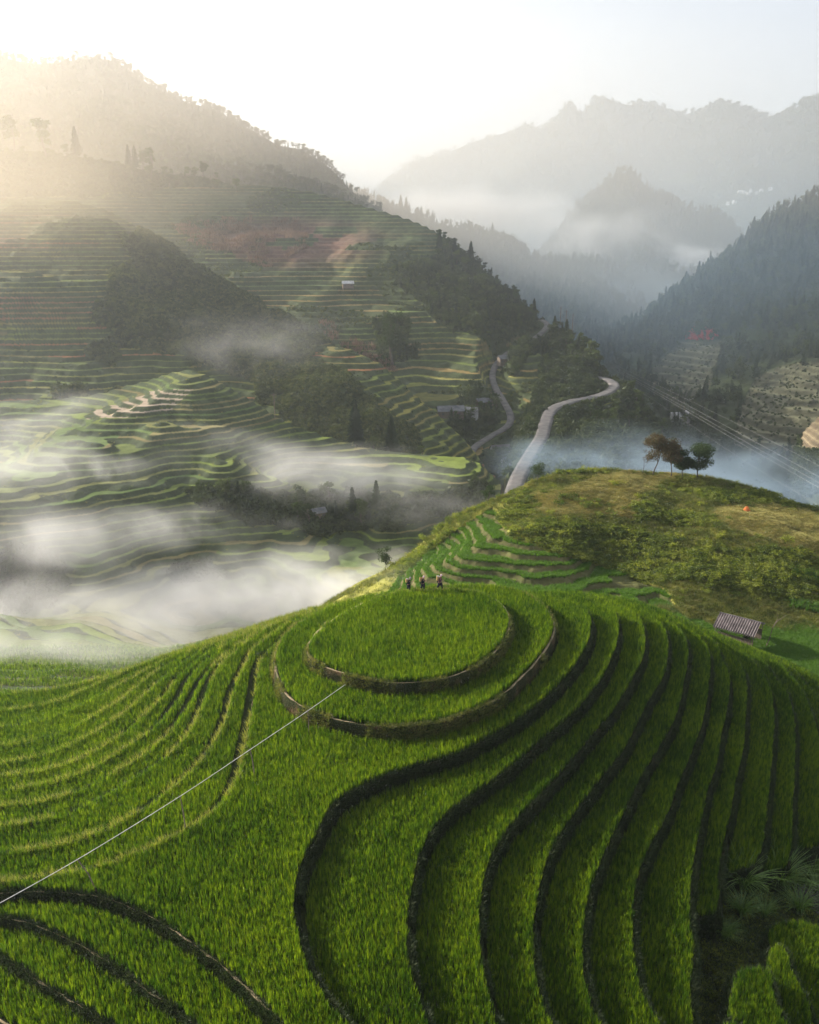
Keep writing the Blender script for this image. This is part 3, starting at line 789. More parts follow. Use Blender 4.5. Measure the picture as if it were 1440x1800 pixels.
gB = patch('golden_hill', rowsB, 560, 1800, 520, 300, noise=[(1.5, 17, 112), (0.6, 6, 113)], terr=(0.72, 0.66, mB), colour=col_B, tint=1.0, crest_keep=0.4, label='sunlit grassy knoll behind the round terrace')

# ================================================================== FOREGROUND TERRACES
def smooth_px(pts, step=9.0):
    a = np.array(pts, float)
    s = np.r_[0, np.cumsum(np.hypot(*np.diff(a, axis=0).T))]
    return crom(s, a, np.linspace(0, s[-1], max(4, int(s[-1] / step))))

SKY_R = np.array([(880, 1027), (938, 1040), (957, 1032), (1010, 1035), (1060, 1040), (1100, 1046), (1140, 1058), (1200, 1083), (1260, 1110), (1330, 1136), (1440, 1178), (1600, 1240)], float)
SKY_L = np.array([(0, 1228), (60, 1215), (130, 1198), (180, 1183), (250, 1160), (350, 1128), (430, 1102), (500, 1080), (550, 1065), (600, 1052), (640, 1043), (700, 1034), (760, 1028)], float)
def skyR(x): return np.interp(x, SKY_R[:, 0], SKY_R[:, 1])
def skyL(x): return np.interp(x, SKY_L[:, 0], SKY_L[:, 1])
def back_R(p, q=0.0):
    x, y = p; d = y - skyR(x)
    return [(x - 170 - q, skyR(x - 170 - q) + d * 0.02 + 1), (x - 115, skyR(x - 115) + d * .12 + 1), (x - 62, skyR(x - 62) + d * 0.3), (x - 26, skyR(x - 26) + d * .66)]
def back_L(p):
    x, y = p; d = y - skyL(x)
    return [(x + 190, skyL(x + 190) + d * .03 + 1), (x + 120, skyL(x + 120) + d * .12 + 1), (x + 66, skyL(x + 66) + d * 0.32), (x + 28, skyL(x + 28) + d * .66)]

RING0 = [(892, 1074), (893, 1090), (891, 1101), (884, 1117), (867, 1137), (840, 1157), (800, 1176), (750, 1187), (700, 1190), (660, 1187), (628, 1180), (599, 1171), (576, 1163), (555, 1152), (545, 1141), (545, 1127), (560, 1106), (585, 1085), (620, 1064), (660, 1047), (710, 1036), (760, 1031), (810, 1032), (850, 1040), (880, 1056)]
RING1 = [(957, 1062), (966, 1075), (972, 1091), (970, 1107), (957, 1132), (938, 1156), (913, 1182), (882, 1210), (841, 1234), (800, 1250), (755, 1261), (720, 1265), (690, 1266), (649, 1264), (607, 1257), (576, 1248), (549, 1240), (524, 1226), (507, 1211), (497, 1195), (490, 1173), (486, 1150), (492, 1128), (512, 1102), (550, 1076), (600, 1056), (650, 1043), (710, 1033), (770, 1027), (830, 1025), (880, 1028), (925, 1040)]
E = {}
E[2] = [(1032, 1070), (1039, 1085), (1038, 1103), (1034, 1122), (1023, 1143), (1008, 1166), (990, 1187), (965, 1212), (940, 1234), (911, 1256), (871, 1280), (835, 1300), (800, 1316), (750, 1331), (708, 1343), (677, 1354), (635, 1372), (600, 1392), (579, 1412), (565, 1436), (550, 1467), (533, 1499), (521, 1532), (517, 1565), (517, 1600), (524, 1640), (535, 1680), (555, 1722), (580, 1760), (610, 1795), (650, 1840), (700, 1890)]
E[3] = [(1083, 1076), (1088, 1090), (1087, 1107), (1083, 1130), (1071, 1160), (1055, 1190), (1034, 1216), (1013, 1241), (986, 1265), (955, 1289), (927, 1314), (887, 1348), (846, 1378), (805, 1406), (780, 1427), (760, 1449), (744, 1478), (732, 1508), (725, 1545), (719, 1580), (715, 1615), (716, 1660), (725, 1710), (737, 1750), (752, 1795), (775, 1850), (800, 1900)]
E[4] = [(1119, 1078), (1131, 1097), (1134, 1118), (1130, 1151), (1115, 1182), (1098, 1211), (1075, 1246), (1048, 1276), (1020, 1310), (979, 1357), (933, 1405), (892, 1450), (873, 1480), (858, 1510), (849, 1546), (844, 1580), (842, 1620), (844, 1660), (850, 1705), (860, 1745), (875, 1795), (890, 1840), (915, 1900)]
E[5] = [(1152, 1085), (1167, 1099), (1173, 1116), (1174, 1145), (1169, 1174), (1157, 1199), (1140, 1226), (1120, 1266), (1098, 1308), (1062, 1354), (1021, 1407), (985, 1458), (965, 1494), (952, 1533), (944, 1570), (938, 1615), (937, 1665), (942, 1715), (952, 1755), (970, 1797), (990, 1840), (1015, 1900)]
E[6] = [(1188, 1097), (1202, 1112), (1209, 1132), (1208, 1166), (1202, 1195), (1196, 1224), (1186, 1258), (1158, 1308), (1127, 1358), (1100, 1415), (1073, 1470), (1054, 1510), (1040, 1547), (1030, 1590), (1023, 1640), (1023, 1680), (1030, 1727), (1040, 1765), (1055, 1797), (1075, 1840), (1100, 1900)]
E[7] = [(1230, 1116), (1242, 1132), (1248, 1153), (1248, 1178), (1244, 1214), (1236, 1258), (1219, 1308), (1194, 1368), (1171, 1428), (1144, 1478), (1125, 1520), (1116, 1555), (1112, 1600), (1112, 1650), (1117, 1695), (1127, 1735), (1140, 1767), (1160, 1792), (1190, 1840), (1230, 1900)]
E[8] = [(1254, 1122), (1265, 1140), (1270, 1157), (1280, 1174), (1283, 1190), (1282, 1212), (1277, 1248), (1267, 1295), (1258, 1346), (1245, 1379), (1235, 1425), (1225, 1477), (1217, 1520), (1213, 1560), (1212, 1600), (1213, 1633), (1219, 1660), (1217, 1690), (1213, 1720), (1213, 1750), (1219, 1796), (1227, 1900)]
E[9] = [(1286, 1145), (1305, 1170), (1312, 1193), (1313, 1220), (1311, 1255), (1307, 1308), (1295, 1362), (1283, 1429), (1270, 1482), (1262, 1540), (1263, 1580), (1259, 1596)]
E[10] = [(1319, 1153), (1340, 1178), (1355, 1208), (1360, 1239), (1361, 1270), (1358, 1315), (1354, 1362), (1347, 1425), (1340, 1483), (1326, 1514)]
E[11] = [(1336, 1152), (1361, 1184), (1386, 1220), (1395, 1253), (1398, 1295), (1397, 1342), (1393, 1425), (1390, 1490), (1382, 1517)]
E[12] = [(1366, 1159), (1390, 1184), (1411, 1213), (1427, 1249), (1438, 1282), (1443, 1320), (1444, 1420), (1440, 1478)]
E[13] = [(1398, 1176), (1417, 1199), (1442, 1230), (1462, 1282), (1476, 1350), (1480, 1450)]
E[14] = [(1422, 1180), (1446, 1200), (1482, 1245), (1510, 1320), (1520, 1450)]
E[15] = [(1460, 1198), (1490, 1222), (1530, 1270), (1560, 1340), (1570, 1450)]
LB = [(462, 1152), (450, 1203), (442, 1253), (433, 1298), (422, 1347), (410, 1377), (387, 1409), (353, 1437), (322, 1456), (283, 1476), (233, 1497), (190, 1514), (150, 1525), (100, 1533), (50, 1540), (0, 1547), (-80, 1556), (-300, 1580)]
LL = [
 [(443, 1140), (433, 1163), (412, 1203), (403, 1243), (387, 1283), (367, 1316), (343, 1343), (300, 1381), (257, 1414), (207, 1442), (160, 1463), (117, 1477), (50, 1488), (0, 1495), (-80, 1504), (-300, 1525)],
 [(390, 1163), (371, 1193), (353, 1245), (333, 1283), (300, 1319), (253, 1352), (200, 1384), (150, 1410), (100, 1430), (50, 1441), (0, 1449), (-80, 1456), (-300, 1475)],
 [(367, 1175), (350, 1200), (333, 1232), (310, 1267), (280, 1301), (240, 1330), (190, 1360), (150, 1380), (117, 1393), (67, 1405), (0, 1413), (-80, 1420), (-300, 1440)],
 [(337, 1181), (318, 1217), (293, 1251), (267, 1279), (233, 1303), (193, 1328), (150, 1351), (100, 1369), (0, 1386), (-80, 1394), (-300, 1410)],
 [(312, 1187), (293, 1215), (260, 1247), (217, 1285), (167, 1317), (117, 1339), (0, 1361), (-80, 1368), (-300, 1384)],
 [(287, 1187), (240, 1231), (200, 1263), (150, 1293), (100, 1316), (0, 1338), (-80, 1344), (-300, 1358)],
 [(262, 1186), (213, 1225), (173, 1250), (117, 1279), (60, 1297), (0, 1306), (-80, 1314), (-300, 1330)],
 [(240, 1184), (167, 1222), (117, 1246), (60, 1264), (0, 1274), (-80, 1283), (-300, 1300)],
 [(200, 1186), (150, 1208), (100, 1229), (40, 1241), (0, 1245), (-80, 1254), (-300, 1270)],
 [(400, 1116), (330, 1137), (240, 1168), (180, 1188), (120, 1203), (60, 1212), (0, 1216), (-80, 1221), (-300, 1232)]]
F1 = [(-300, 1590), (-80, 1566), (0, 1557), (60, 1554), (125, 1557), (190, 1567), (250, 1590), (325, 1634), (375, 1670), (430, 1715), (475, 1760), (505, 1797), (540, 1840), (580, 1900)]
F2 = [(-300, 1640), (-60, 1597), (0, 1600), (50, 1608), (100, 1627), (165, 1660), (225, 1700), (275, 1735), (320, 1767), (355, 1797), (390, 1830), (430, 1900)]
F3 = [(-300, 1680), (-60, 1640), (0, 1667), (30, 1684), (75, 1714), (130, 1746), (175, 1775), (212, 1799), (260, 1850), (300, 1900)]
F4 = [(-300, 1740), (-60, 1730), (0, 1775), (40, 1800), (100, 1860), (140, 1900)]

RT = 0.55                                   # rice height
Z0, Z1, Z2 = 100.0, 98.95, 97.85            # rice-top levels of the disc, the ring and the large field
def plan(px, z, step=9.0):
    p = smooth_px(px, step); return at_z(p[:, 0], p[:, 1], z)

def poly_offset(L, d, closed):
    """offset a plan polyline sideways (positive = right-hand side of travel)"""
    A = L[:, :2]
    if closed: t = np.roll(A, -1, 0) - np.roll(A, 1, 0)
    else:
        t = np.gradient(A, axis=0)
    t /= np.linalg.norm(t, axis=1)[:, None] + 1e-9
    n = np.stack([t[:, 1], -t[:, 0]], -1)
    o = L.copy(); o[:, :2] += n * (d[:, None] if np.ndim(d) else d)
    return o

TERR = []   # dict(name, z, poly(plan outline of the rice), edge(visible outer edge), side, closed)
def terrace(label, z, edge_px=None, inner_px=None, closed_px=None, side=1, drop=0.95, path=False, rice='rice', poly=None, group='rice terraces of the front hill', extra=None, bank=True):
    d = dict(label=label, z=z, side=side, drop=drop, path=path, rice=rice, group=group, closed=closed_px is not None, bank=bank)
    if closed_px is not None:
        e = plan(closed_px + closed_px[:1], z, 7.0)[:-1]; d['edge'] = e; d['poly'] = e[:, :2]
        d['upper'] = None
    else:
        e = plan(edge_px, z, 7.0); d['edge'] = e
        if poly is not None: d['poly'] = poly
        else: d['poly'] = np.concatenate([e[:, :2], inner_px[::-1, :2]], 0)
        d['upper'] = inner_px
    TERR.append(d); return d

WORDS = ['', 'first', 'second', 'third', 'fourth', 'fifth', 'sixth', 'seventh', 'eighth', 'ninth', 'tenth', 'eleventh', 'twelfth', 'thirteenth']
terrace('round rice terrace on the hilltop where three people walk', Z0, closed_px=RING0, side=-1, drop=1.05, path=True)
terrace('ring shaped rice terrace with a tan bank encircling the round hilltop terrace', Z1, closed_px=RING1, side=-1, drop=1.1, path=True)
e2 = back_R(E[2][0]) + E[2]; lb = back_L(LB[0]) + LB   # left bund
# the large field: right edge down, lower-left edge back up, left edge up
PE2 = plan(e2, Z2, 7); PF1 = plan(F1, Z2, 7); PLB = plan(lb, Z2, 7)
t2 = dict(label='large open rice field fanning out in front of the ring terrace', z=Z2, side=1, drop=0.95, path=False, rice='rice', group='rice terraces of the front hill', closed=False, bank=True,
          edge=PE2, poly=np.concatenate([PE2[:, :2], PF1[::-1, :2], PLB[::-1, :2]], 0), upper=None, more=[(PF1, 1, 0.55, True), (PLB, -1, 0.7, True)])
TERR.append(t2)
prev = PE2; z = Z2
DR = 1.0
RL = {}
for k in range(3, 16):
    z = z - DR
    px = back_R(E[k][0]) + E[k]
    if k == 8: lab = 'rice terrace on the right slope whose far end drops into the dark gully'
    elif k == 9: lab = 'narrow rice terrace ending square above the dark gully'
    elif k == 10: lab = 'broad dark rice terrace ending just above the clump grass'
    elif k == 3: lab = 'curving rice terrace directly right of the large open field'
    else: lab = '%s rice terrace down the right slope from the large open field' % WORDS[k - 2]
    inner = prev
    pe = plan(px, z, 7)
    if k >= 9:
        vmax = px[-1][1] - (6 if k == 9 else 0)
        _, pv_, _ = project(prev); inner = prev[pv_ <= vmax]
    poly = np.concatenate([pe[:, :2], inner[::-1, :2]], 0)
    d = dict(label=lab, z=z, side=1, drop=DR if k < 8 else 1.1, path=False, rice='rice', group='rice terraces of the front hill', closed=False, bank=True, edge=pe, poly=poly, upper=prev)
    if k in (9, 10, 11, 12):
        # square end wall
        endw = np.array([pe[-1], [*inner[-1][:2], z]]); n_ = 14
        d['more'] = [(np.array([endw[0] * (1 - t) + endw[1] * t for t in np.linspace(0, 1, n_)]), 1, 1.6, False)]
    TERR.append(d); prev = pe
    RL[k] = pe
LEFTS = []
prev = PLB; z = Z2; DL = 0.46
for i, cv in enumerate(LL):
    z -= DL if i < 9 else 1.0
    pe = plan((back_L(cv[0]) if i < 9 else [(560, 1063), (480, 1087)]) + cv, z, 7)
    lab = ['sunlit rice strip left of the dark ditch, below the white pipe', 'second rice strip left of the dark ditch, edged by a thin pale bund'][i] if i < 2 else '%s rice strip down the left slope, counted from the dark ditch' % WORDS[i + 1]
    TERR.append(dict(label=lab, z=z, side=-1, drop=DL, path=i < 1, rice='rice', group='rice terraces of the front hill', closed=False, bank=True, edge=pe, poly=np.concatenate([pe[:, :2], prev[::-1, :2]], 0), upper=prev))
    prev = pe; LEFTS.append(TERR[-1])
prev = PF1; z = Z2
for i, (cv, lab) in enumerate([(F2, 'rice terrace below the pipe at the lower left, shaded at its left end'), (F3, 'rice terrace between two tan banks at the lower left corner'), (F4, 'last rice terrace cut by the lower left corner')]):
    z -= 0.55
    pe = plan(cv, z, 7)
    TERR.append(dict(label=lab, z=z, side=1, drop=0.55, path=True, thin=True, gap=0.42, rice='rice', group='rice terraces of the front hill', closed=False, bank=True, edge=pe, poly=np.concatenate([pe[:, :2], prev[::-1, :2]], 0), upper=prev))
    prev = pe
# small terraces in the gully
G1 = [(1283, 1900), (1279, 1840), (1281, 1790), (1285, 1750), (1292, 1718), (1300, 1703), (1322, 1697), (1348, 1698), (1356, 1712), (1360, 1745), (1372, 1772), (1384, 1802), (1400, 1850), (1420, 1900)]
G2 = [(1330, 1900), (1340, 1780), (1348, 1700), (1352, 1668), (1360, 1659), (1378, 1659), (1388, 1690), (1402, 1720), (1416, 1745), (1428, 1790), (1440, 1840), (1450, 1900)]
G3 = [(1380, 1900), (1370, 1680), (1352, 1640), (1362, 1624), (1400, 1617), (1430, 1622), (1460, 1640), (1500, 1700), (1530, 1780), (1550, 1900)]
G0 = [(1268, 1900), (1272, 1830), (1278, 1795), (1290, 1790), (1300, 1797), (1306, 1830), (1310, 1900)]
for g_, zz, lab in ((G0, 91.6, 'tip of a small rice plot at the bottom edge of the gully'), (G1, 91.2, 'small bright rice plot with a rounded tip in the lower right gully'), (G2, 90.0, 'shaded wedge shaped rice plot right of the bright rounded plot'), (G3, 88.9, 'dark rice plot under the clump grass at the right edge')):
    terrace(lab, zz, closed_px=g_, side=1, drop=1.0)
# sunlit fields behind the ridge by the shed
H = [([(1330, 1068), (1380, 1078), (1440, 1096), (1520, 1125), (1600, 1180), (1560, 1260), (1440, 1190), (1385, 1168), (1330, 1146), (1310, 1130), (1336, 1100)], 84.6, 'bright green rice field right of the tin roofed shed'),
     ([(1207, 1046), (1240, 1048), (1285, 1060), (1315, 1082), (1300, 1120), (1262, 1110), (1235, 1088), (1212, 1066)], 85.0, 'bright rice plot directly above the tin roofed shed'),
     ([(1172, 1047), (1195, 1050), (1225, 1080), (1262, 1108), (1240, 1112), (1205, 1085)], 85.7, 'narrow bright rice strip left of the shed between two pale banks'),
     ([(1140, 1052), (1162, 1050), (1200, 1080), (1230, 1105), (1200, 1100), (1150, 1072)], 86.3, 'bright rice sliver where the hilltop meets the knoll')]
for px, zz, lab in H:
    terrace(lab, zz, closed_px=px, side=1, drop=0.6, rice='rice_b', group='bright rice fields by the shed')

# orientation: make 'side' consistent (normal must point out of the polygon)
def outward(d, L, closed):
    o = poly_offset(L, 0.3, closed)
    ins = in_poly(o[:, 0], o[:, 1], d['poly']).mean()
    return 1 if ins < 0.5 else -1

import mathutils
def tess(poly, z):
    tri = mathutils.geometry.tessellate_polygon([[Vector((p[0], p[1], 0)) for p in poly]])
    return [(p[0], p[1], z) for p in poly], [tuple(t) for t in tri]

ALLPOLY = []
for d in TERR:
    zg = d['z'] - RT; d['zg'] = zg
    V, F = tess(d['poly'], zg)
    n = len(V)
    me = mesh_data('rice_terrace', V, F, M['soil'])
    for p in me.polygons:
        if p.normal.z < 0: p.flip()
    o = link('rice_terrace', me)
    tag(o, d['label'], 'rice terrace', d['group'])
    d['obj'] = o
    walls = [(d['edge'], d['closed'], d['drop'], d['path'])] + [(m_[0], False, m_[2], m_[3]) for m_ in d.get('more', [])]
    d['walls'] = []
    for L, closed, drop, path in walls:
        s = outward(d, L, closed)
        ii = np.arange(len(L))
        wob = 0.10 * vnoise(L[:, 0] * 0.9, L[:, 1] * 0.9, 7) 
        w0 = 0.10 + 0.05 * vnoise(L[:, 0] * 2.2, L[:, 1] * 2.2, 8)
        w1 = ((0.26 if d['closed'] else 0.16) if path else 0.15) + 0.8 * wob + 0.06 * vnoise(L[:, 0] * 2.5, L[:, 1] * 2.5, 9)
        Lg = L.copy(); Lg[:, 2] = zg
        rows_ = []
        for off, dz in ((0.0, 0.003), (w0, 0.10), (w1, 0.13), (w1 + 0.06, 0.02), (w1 + 0.10 + wob * .6, -drop * .35), (w1 + 0.17 - wob * .5, -drop * 0.7), (w1 + 0.25, -drop - 0.02), (w1 + 0.4, -drop - 1.2), (w1 + 0.55, -drop - 3.0)):
            q = poly_offset(Lg, np.zeros(len(L)) + off * s, closed)
            q[:, 2] = zg + dz + (0.03 * vnoise(L[:, 0] * 3, L[:, 1] * 3, 10 + len(rows_)) if len(rows_) else 0)
            rows_.append(q)
        A = np.array(rows_); nr, nc = A.shape[:2]
        idx = np.arange(nr * nc).reshape(nr, nc)
        if closed: idx = np.concatenate([idx, idx[:, :1]], 1)
        Fq = np.stack([idx[:-1, :-1], idx[:-1, 1:], idx[1:, 1:], idx[1:, :-1]], -1).reshape(-1, 4)
        if s > 0: Fq = Fq[:, ::-1]
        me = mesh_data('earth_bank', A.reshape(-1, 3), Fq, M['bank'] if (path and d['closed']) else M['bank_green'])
        me.materials.append(M['path'])
        if path:
            k = np.zeros(len(Fq), np.int32); k.reshape(nr - 1, -1)[1:2] = 1
            me.polygons.foreach_set('material_index', k)
        link('earth_bank', me, o)
        d['walls'].append((L, s, closed, drop, w1))

# ---- rice plants
def field_points(d, spacing):
    poly = d['poly']; x0, y0 = poly.min(0); x1, y1 = poly.max(0)
    xs = np.arange(x0, x1, spacing); ys = np.arange(y0, y1, spacing)
    X, Y = np.meshgrid(xs, ys)
    r = np.random.default_rng(int(abs(d['z']) * 100))
    X = X + r.uniform(-.42, .42, X.shape) * spacing; Y = Y + r.uniform(-.42, .42, X.shape) * spacing
    X = X.ravel(); Y = Y.ravel()
    Z = np.full(X.shape, d['zg'])
    u, v, dep = project(np.stack([X, Y, Z], -1))
    k = (u > -140) & (u < 1600) & (v < 1960) & (Y > 10)
    X, Y = X[k], Y[k]
    k = in_poly(X, Y, poly); X, Y = X[k], Y[k]
    if d.get('upper') is not None and len(X):
        q, _ = dist_poly(X, Y, d['upper']); k = q > (d.get('gap') or (0.85 if any(d is x for x in LEFTS) else 0.52)); X, Y = X[k], Y[k]
    if d['z'] == Z0:
        q, _ = dist_poly(X, Y, at_z(np.array([640, 700, 745, 790, 850]), np.array([1052, 1041, 1038, 1037, 1042]), Z0 - RT)); k = q > 0.6; X, Y = X[k], Y[k]
    # keep clear of higher terraces
    for e in TERR:
        if e is d or e['z'] <= d['z'] + 0.05: continue
        b0 = e['poly'].min(0) - 1; b1 = e['poly'].max(0) + 1
        if x1 < b0[0] or x0 > b1[0] or y1 < b0[1] or y0 > b1[1] or not len(X): continue
        if e['closed'] or e is t2:
            k = ~in_poly(X, Y, e['poly'])
            X, Y = X[k], Y[k]
            if len(X) and (e['closed'] or e is t2):
                q, _ = dist_poly(X, Y, e['poly'], True); k = q > 0.68; X, Y = X[k], Y[k]
    return np.stack([X, Y, np.full(X.shape, d['zg'])], -1)

for d in TERR:
    pts = field_points(d, 0.145)
    if len(pts) < 5: continue
    g, n = P[d['rice']]
    de = np.min([dist_poly(pts[:, 0], pts[:, 1], w_[0], w_[2])[0] for w_ in d['walls']], 0)
    isl = any(d is x for x in LEFTS); side_k = 0.22 if isl else 0.10
    hs = np.random.default_rng(3).uniform(.90, 1.08, len(pts)) + side_k * np.exp(-(de / 0.38) ** 2) - (0.10 if isl else 0) + 0.10 * vnoise(pts[:, 0] / 1.3, pts[:, 1] / 1.3, 12) + 0.06 * vnoise(pts[:, 0] / .5, pts[:, 1] / .5, 13)
    o = scatter('rice_plants', pts, g, n, hs * (1.0 if d['rice'] == 'rice' else 0.8), parent=d['obj'], tilt=0.06)
    tag(o, kind='stuff')
    d['n'] = len(pts)
print('rice tufts', sum(d.get('n', 0) for d in TERR))

def path_of(d): return d['path']
# ---- grass on the banks
for d in TERR:
    pts = []
    r = np.random.default_rng(int(d['z'] * 37))
    for L, s, closed, drop, w1 in d['walls']:
        seg = np.linalg.norm(np.diff(L[:, :2], axis=0), axis=1); ln = seg.sum()
        n = int(ln * (80 if d['closed'] and path_of(d) else 55))
        t = r.random(n) * (len(L) - 1)
        i = t.astype(int); f = (t - i)[:, None]
        tt = L[i + 1] - L[i]; tt = tt[:, :2] / (np.linalg.norm(tt[:, :2], axis=1)[:, None] + 1e-9)
        nn = np.stack([tt[:, 1], -tt[:, 0]], -1) * s
        h = r.random(n) ** 0.8
        p = L[i] * (1 - f) + L[i + 1] * f
        ww = w1[i]
        off = ww + 0.02 + 0.24 * h
        lip = r.random(n) < (0.2 if d['path'] else 0.12)
        off = np.where(lip, ww * r.uniform(0.6, 1.0, n), off)
        p[:, :2] += nn * off[:, None]
        p[:, 2] = d['zg'] + np.where(lip, 0.10, -h * drop)
        # bare patches
        k = vnoise(p[:, 0] * 0.45, p[:, 1] * 0.45, 19) > -0.25 - (0 if d['path'] else 0.5)
        pts.append(p[k])
    pts = np.concatenate(pts)
    u, v, dep = project(pts); pts = pts[(u > -100) & (u < 1540) & (v < 1900) & (pts[:, 1] > 10)]
    if len(pts) > 5:
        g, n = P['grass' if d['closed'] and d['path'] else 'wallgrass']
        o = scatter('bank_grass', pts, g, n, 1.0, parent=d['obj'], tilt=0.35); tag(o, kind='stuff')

for d in LEFTS + [t2]:
    L, s_, closed, drop, w1 = d['walls'][0] if d is not t2 else d['walls'][2]
    r = np.random.default_rng(77); seg = np.linalg.norm(np.diff(L[:, :2], axis=0), axis=1).sum(); n = int(seg * 9)
    t = r.random(n) * (len(L) - 1); i = t.astype(int); f = (t - i)[:, None]
    p = poly_offset(L, w1 * 0.5 * s_, closed); p = p[i] * (1 - f) + p[i + 1] * f; p[:, 2] = d['zg'] + 0.08
    p[:, :2] += r.normal(0, .05, (n, 2)); p = p[vnoise(p[:, 0] * .3, p[:, 1] * .3, 5) > -0.35]
    u, v, dep = project(p); p = p[(u > -60) & (u < 900) & (p[:, 1] > 10)]
    if len(p) > 5:
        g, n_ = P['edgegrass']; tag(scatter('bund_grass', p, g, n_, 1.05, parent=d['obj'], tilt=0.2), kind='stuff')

# ---- hill ground under the terraces
gx = np.arange(-110, 110.1, 1.2); gy = np.arange(-20, 150.1, 1.2)
GX, GY = np.meshgrid(gx, gy)
Zg = np.full(GX.shape, np.nan)
for d in sorted(TERR, key=lambda d: d['z']):
    k = in_poly(GX, GY, d['poly'])
    Zg[k] = d['zg'] - 1.3
pins = [(1330, 1600, 86.2), (1290, 1640, 86.5), (1240, 1720, 87.2), (1250, 1800, 87.2), (1400, 1570, 85.2), (1440, 1560, 84.6), (1500, 1560, 84), (1340, 1560, 86.6), (1300, 1900, 87)]
fix = ~np.isnan(Zg)
for u_, v_, z_ in pins:
    p = at_z(u_, v_, z_); i = int(round((p[1] - gy[0]) / 1.2)); j = int(round((p[0] - gx[0]) / 1.2))
    if 0 <= i < len(gy) and 0 <= j < len(gx):
        Zg[i, j] = z_; fix[i, j] = True
for i in range(len(gy)):
    for j in (0, len(gx) - 1): Zg[i, j] = 60; fix[i, j] = True
Zg[0, :] = 78; fix[0, :] = True
Zg[-1, :] = np.interp(gx, [-110, -20, 30, 110], [50, 52, 62, 66]); fix[-1, :] = True
init = np.where(np.isnan(Zg), 80, Zg); Zs = init.copy()
for it in range(900):
    A_ = (np.roll(Zs, 1, 0) + np.roll(Zs, -1, 0) + np.roll(Zs, 1, 1) + np.roll(Zs, -1, 1)) / 4
    Zs = np.where(fix, init, A_)
Zs = Zs + np.where(fix, 0, 0.35 * fbm(GX / 4, GY / 4, 121))
Zl = np.where(fix & (Zs > 80), Zs, -50.0)
for it in range(60):
    for ax_ in (0, 1):
        for sg in (1, -1): Zl = np.maximum(Zl, np.roll(Zl, sg, ax_) - 1.25)
gul = (GX > 12) & (GY < 78)
Zs = np.where(gul, Zs, np.minimum(Zs, Zl + 0.3))
nyy, nxx = GX.shape
idx = np.arange(nyy * nxx).reshape(nyy, nxx)
Fq = np.stack([idx[:-1, :-1], idx[:-1, 1:], idx[1:, 1:], idx[1:, :-1]], -1).reshape(-1, 4)
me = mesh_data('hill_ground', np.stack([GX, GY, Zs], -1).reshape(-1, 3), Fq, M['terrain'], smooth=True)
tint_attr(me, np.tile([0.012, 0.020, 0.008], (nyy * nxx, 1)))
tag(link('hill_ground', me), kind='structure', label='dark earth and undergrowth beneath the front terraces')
def hill_z(x, y):
    fx = np.clip((np.asarray(x) - gx[0]) / 1.2, 0, nxx - 1.001); fy = np.clip((np.asarray(y) - gy[0]) / 1.2, 0, nyy - 1.001)
    i = fy.astype(int); j = fx.astype(int); a = fx - j; b = fy - i
    return (Zs[i, j] * (1 - a) + Zs[i, j + 1] * a) * (1 - b) + (Zs[i + 1, j] * (1 - a) + Zs[i + 1, j + 1] * a) * b

# ================================================================== VEGETATION
def stuff(name, pts, key, scl, label, zs=None, tilt=0.1, seed=1):
    if len(pts) == 0: return
    g, n = P[key]
    o = scatter(name, pts, g, n, scl, tilt=tilt, zs=zs, seed=seed)
    tag(o, label, kind='stuff'); return o

# gully undergrowth
r = np.random.default_rng(5)
q = np.stack([r.uniform(12, 60, 60000), r.uniform(12, 75, 60000)], -1)
hz = hill_z(q[:, 0], q[:, 1]); q3 = np.stack([q[:, 0], q[:, 1], hz], -1)
u, v, dep = project(q3)
k = (u > 1180) & (u < 1600) & (v > 1440) & (v < 1950)
for d in TERR:
    k &= ~in_poly(q[:, 0], q[:, 1], d['poly'])
q3 = q3[k]
stuff('undergrowth', q3[:2600] - [0, 0, 0.15], 'shrub', 0.5, 'dark scrub filling the gully at lower right', seed=3)
stuff('weeds', q3[:2600], 'wallgrass', 1.6, 'rough grass among the gully scrub', seed=4)
print('gully pts', len(q3))

# golden hill
def rB(pu, pv, G, ris, mk): return (mk > .5) * (ris < .5) * 1.0
def dB(pu, pv, G, ris, mk): return dryB(pu, pv) * 1.0
def shB(pu, pv, G, ris, mk):
    n = fbm(G[..., 0] / 17 + G[..., 1] / 30, G[..., 1] / 4.5, 131, 3)
    corner = np.where(dryB(pu, pv), 0.07, 1.0) * ((mk < .5) & (pv < 1056))
    soft = np.clip(0.3 + n * 2.2, 0.03, 1)
    return corner * soft * ((pu > 700) | (pv < 1000))
def lgB(pu, pv, G, ris, mk): return ((~dryB(pu, pv)) & (mk < .5)) * (np.clip(0.5 - fbm(G[..., 0] / 17 + G[..., 1] / 30, G[..., 1] / 4.5, 131, 3) * 2, 0.05, 1))
stuff('rice_plants', sample(gB, 15000, rB, 1), 'rice_b', 0.75, 'bright rice on the curved strips at the foot of the knoll')
stuff('dry_grass', sample(gB, 26000, dB, 2), 'dry', 1.0, 'golden dry grass on top of the sunlit knoll')
stuff('shrubs', sample(gB, 9000, shB, 3) - [0, 0, 0.1], 'shrub', 0.4 + 1.1 * r.random(9000) ** 2, 'low green shrubs covering the sunlit knoll', zs=0.75)
stuff('long_grass', sample(gB, 16000, lgB, 4), 'grass', 1.9, 'pale rough grass between the shrubs of the knoll')
stuff('undergrowth', sample(gN, 2600, lambda pu, pv, G, ris, mk: 1.0 * ((pv > 790) | (pu < 1410)), 30), 'bush_far', 1.5, 'scrub around the foot of the tan spur')
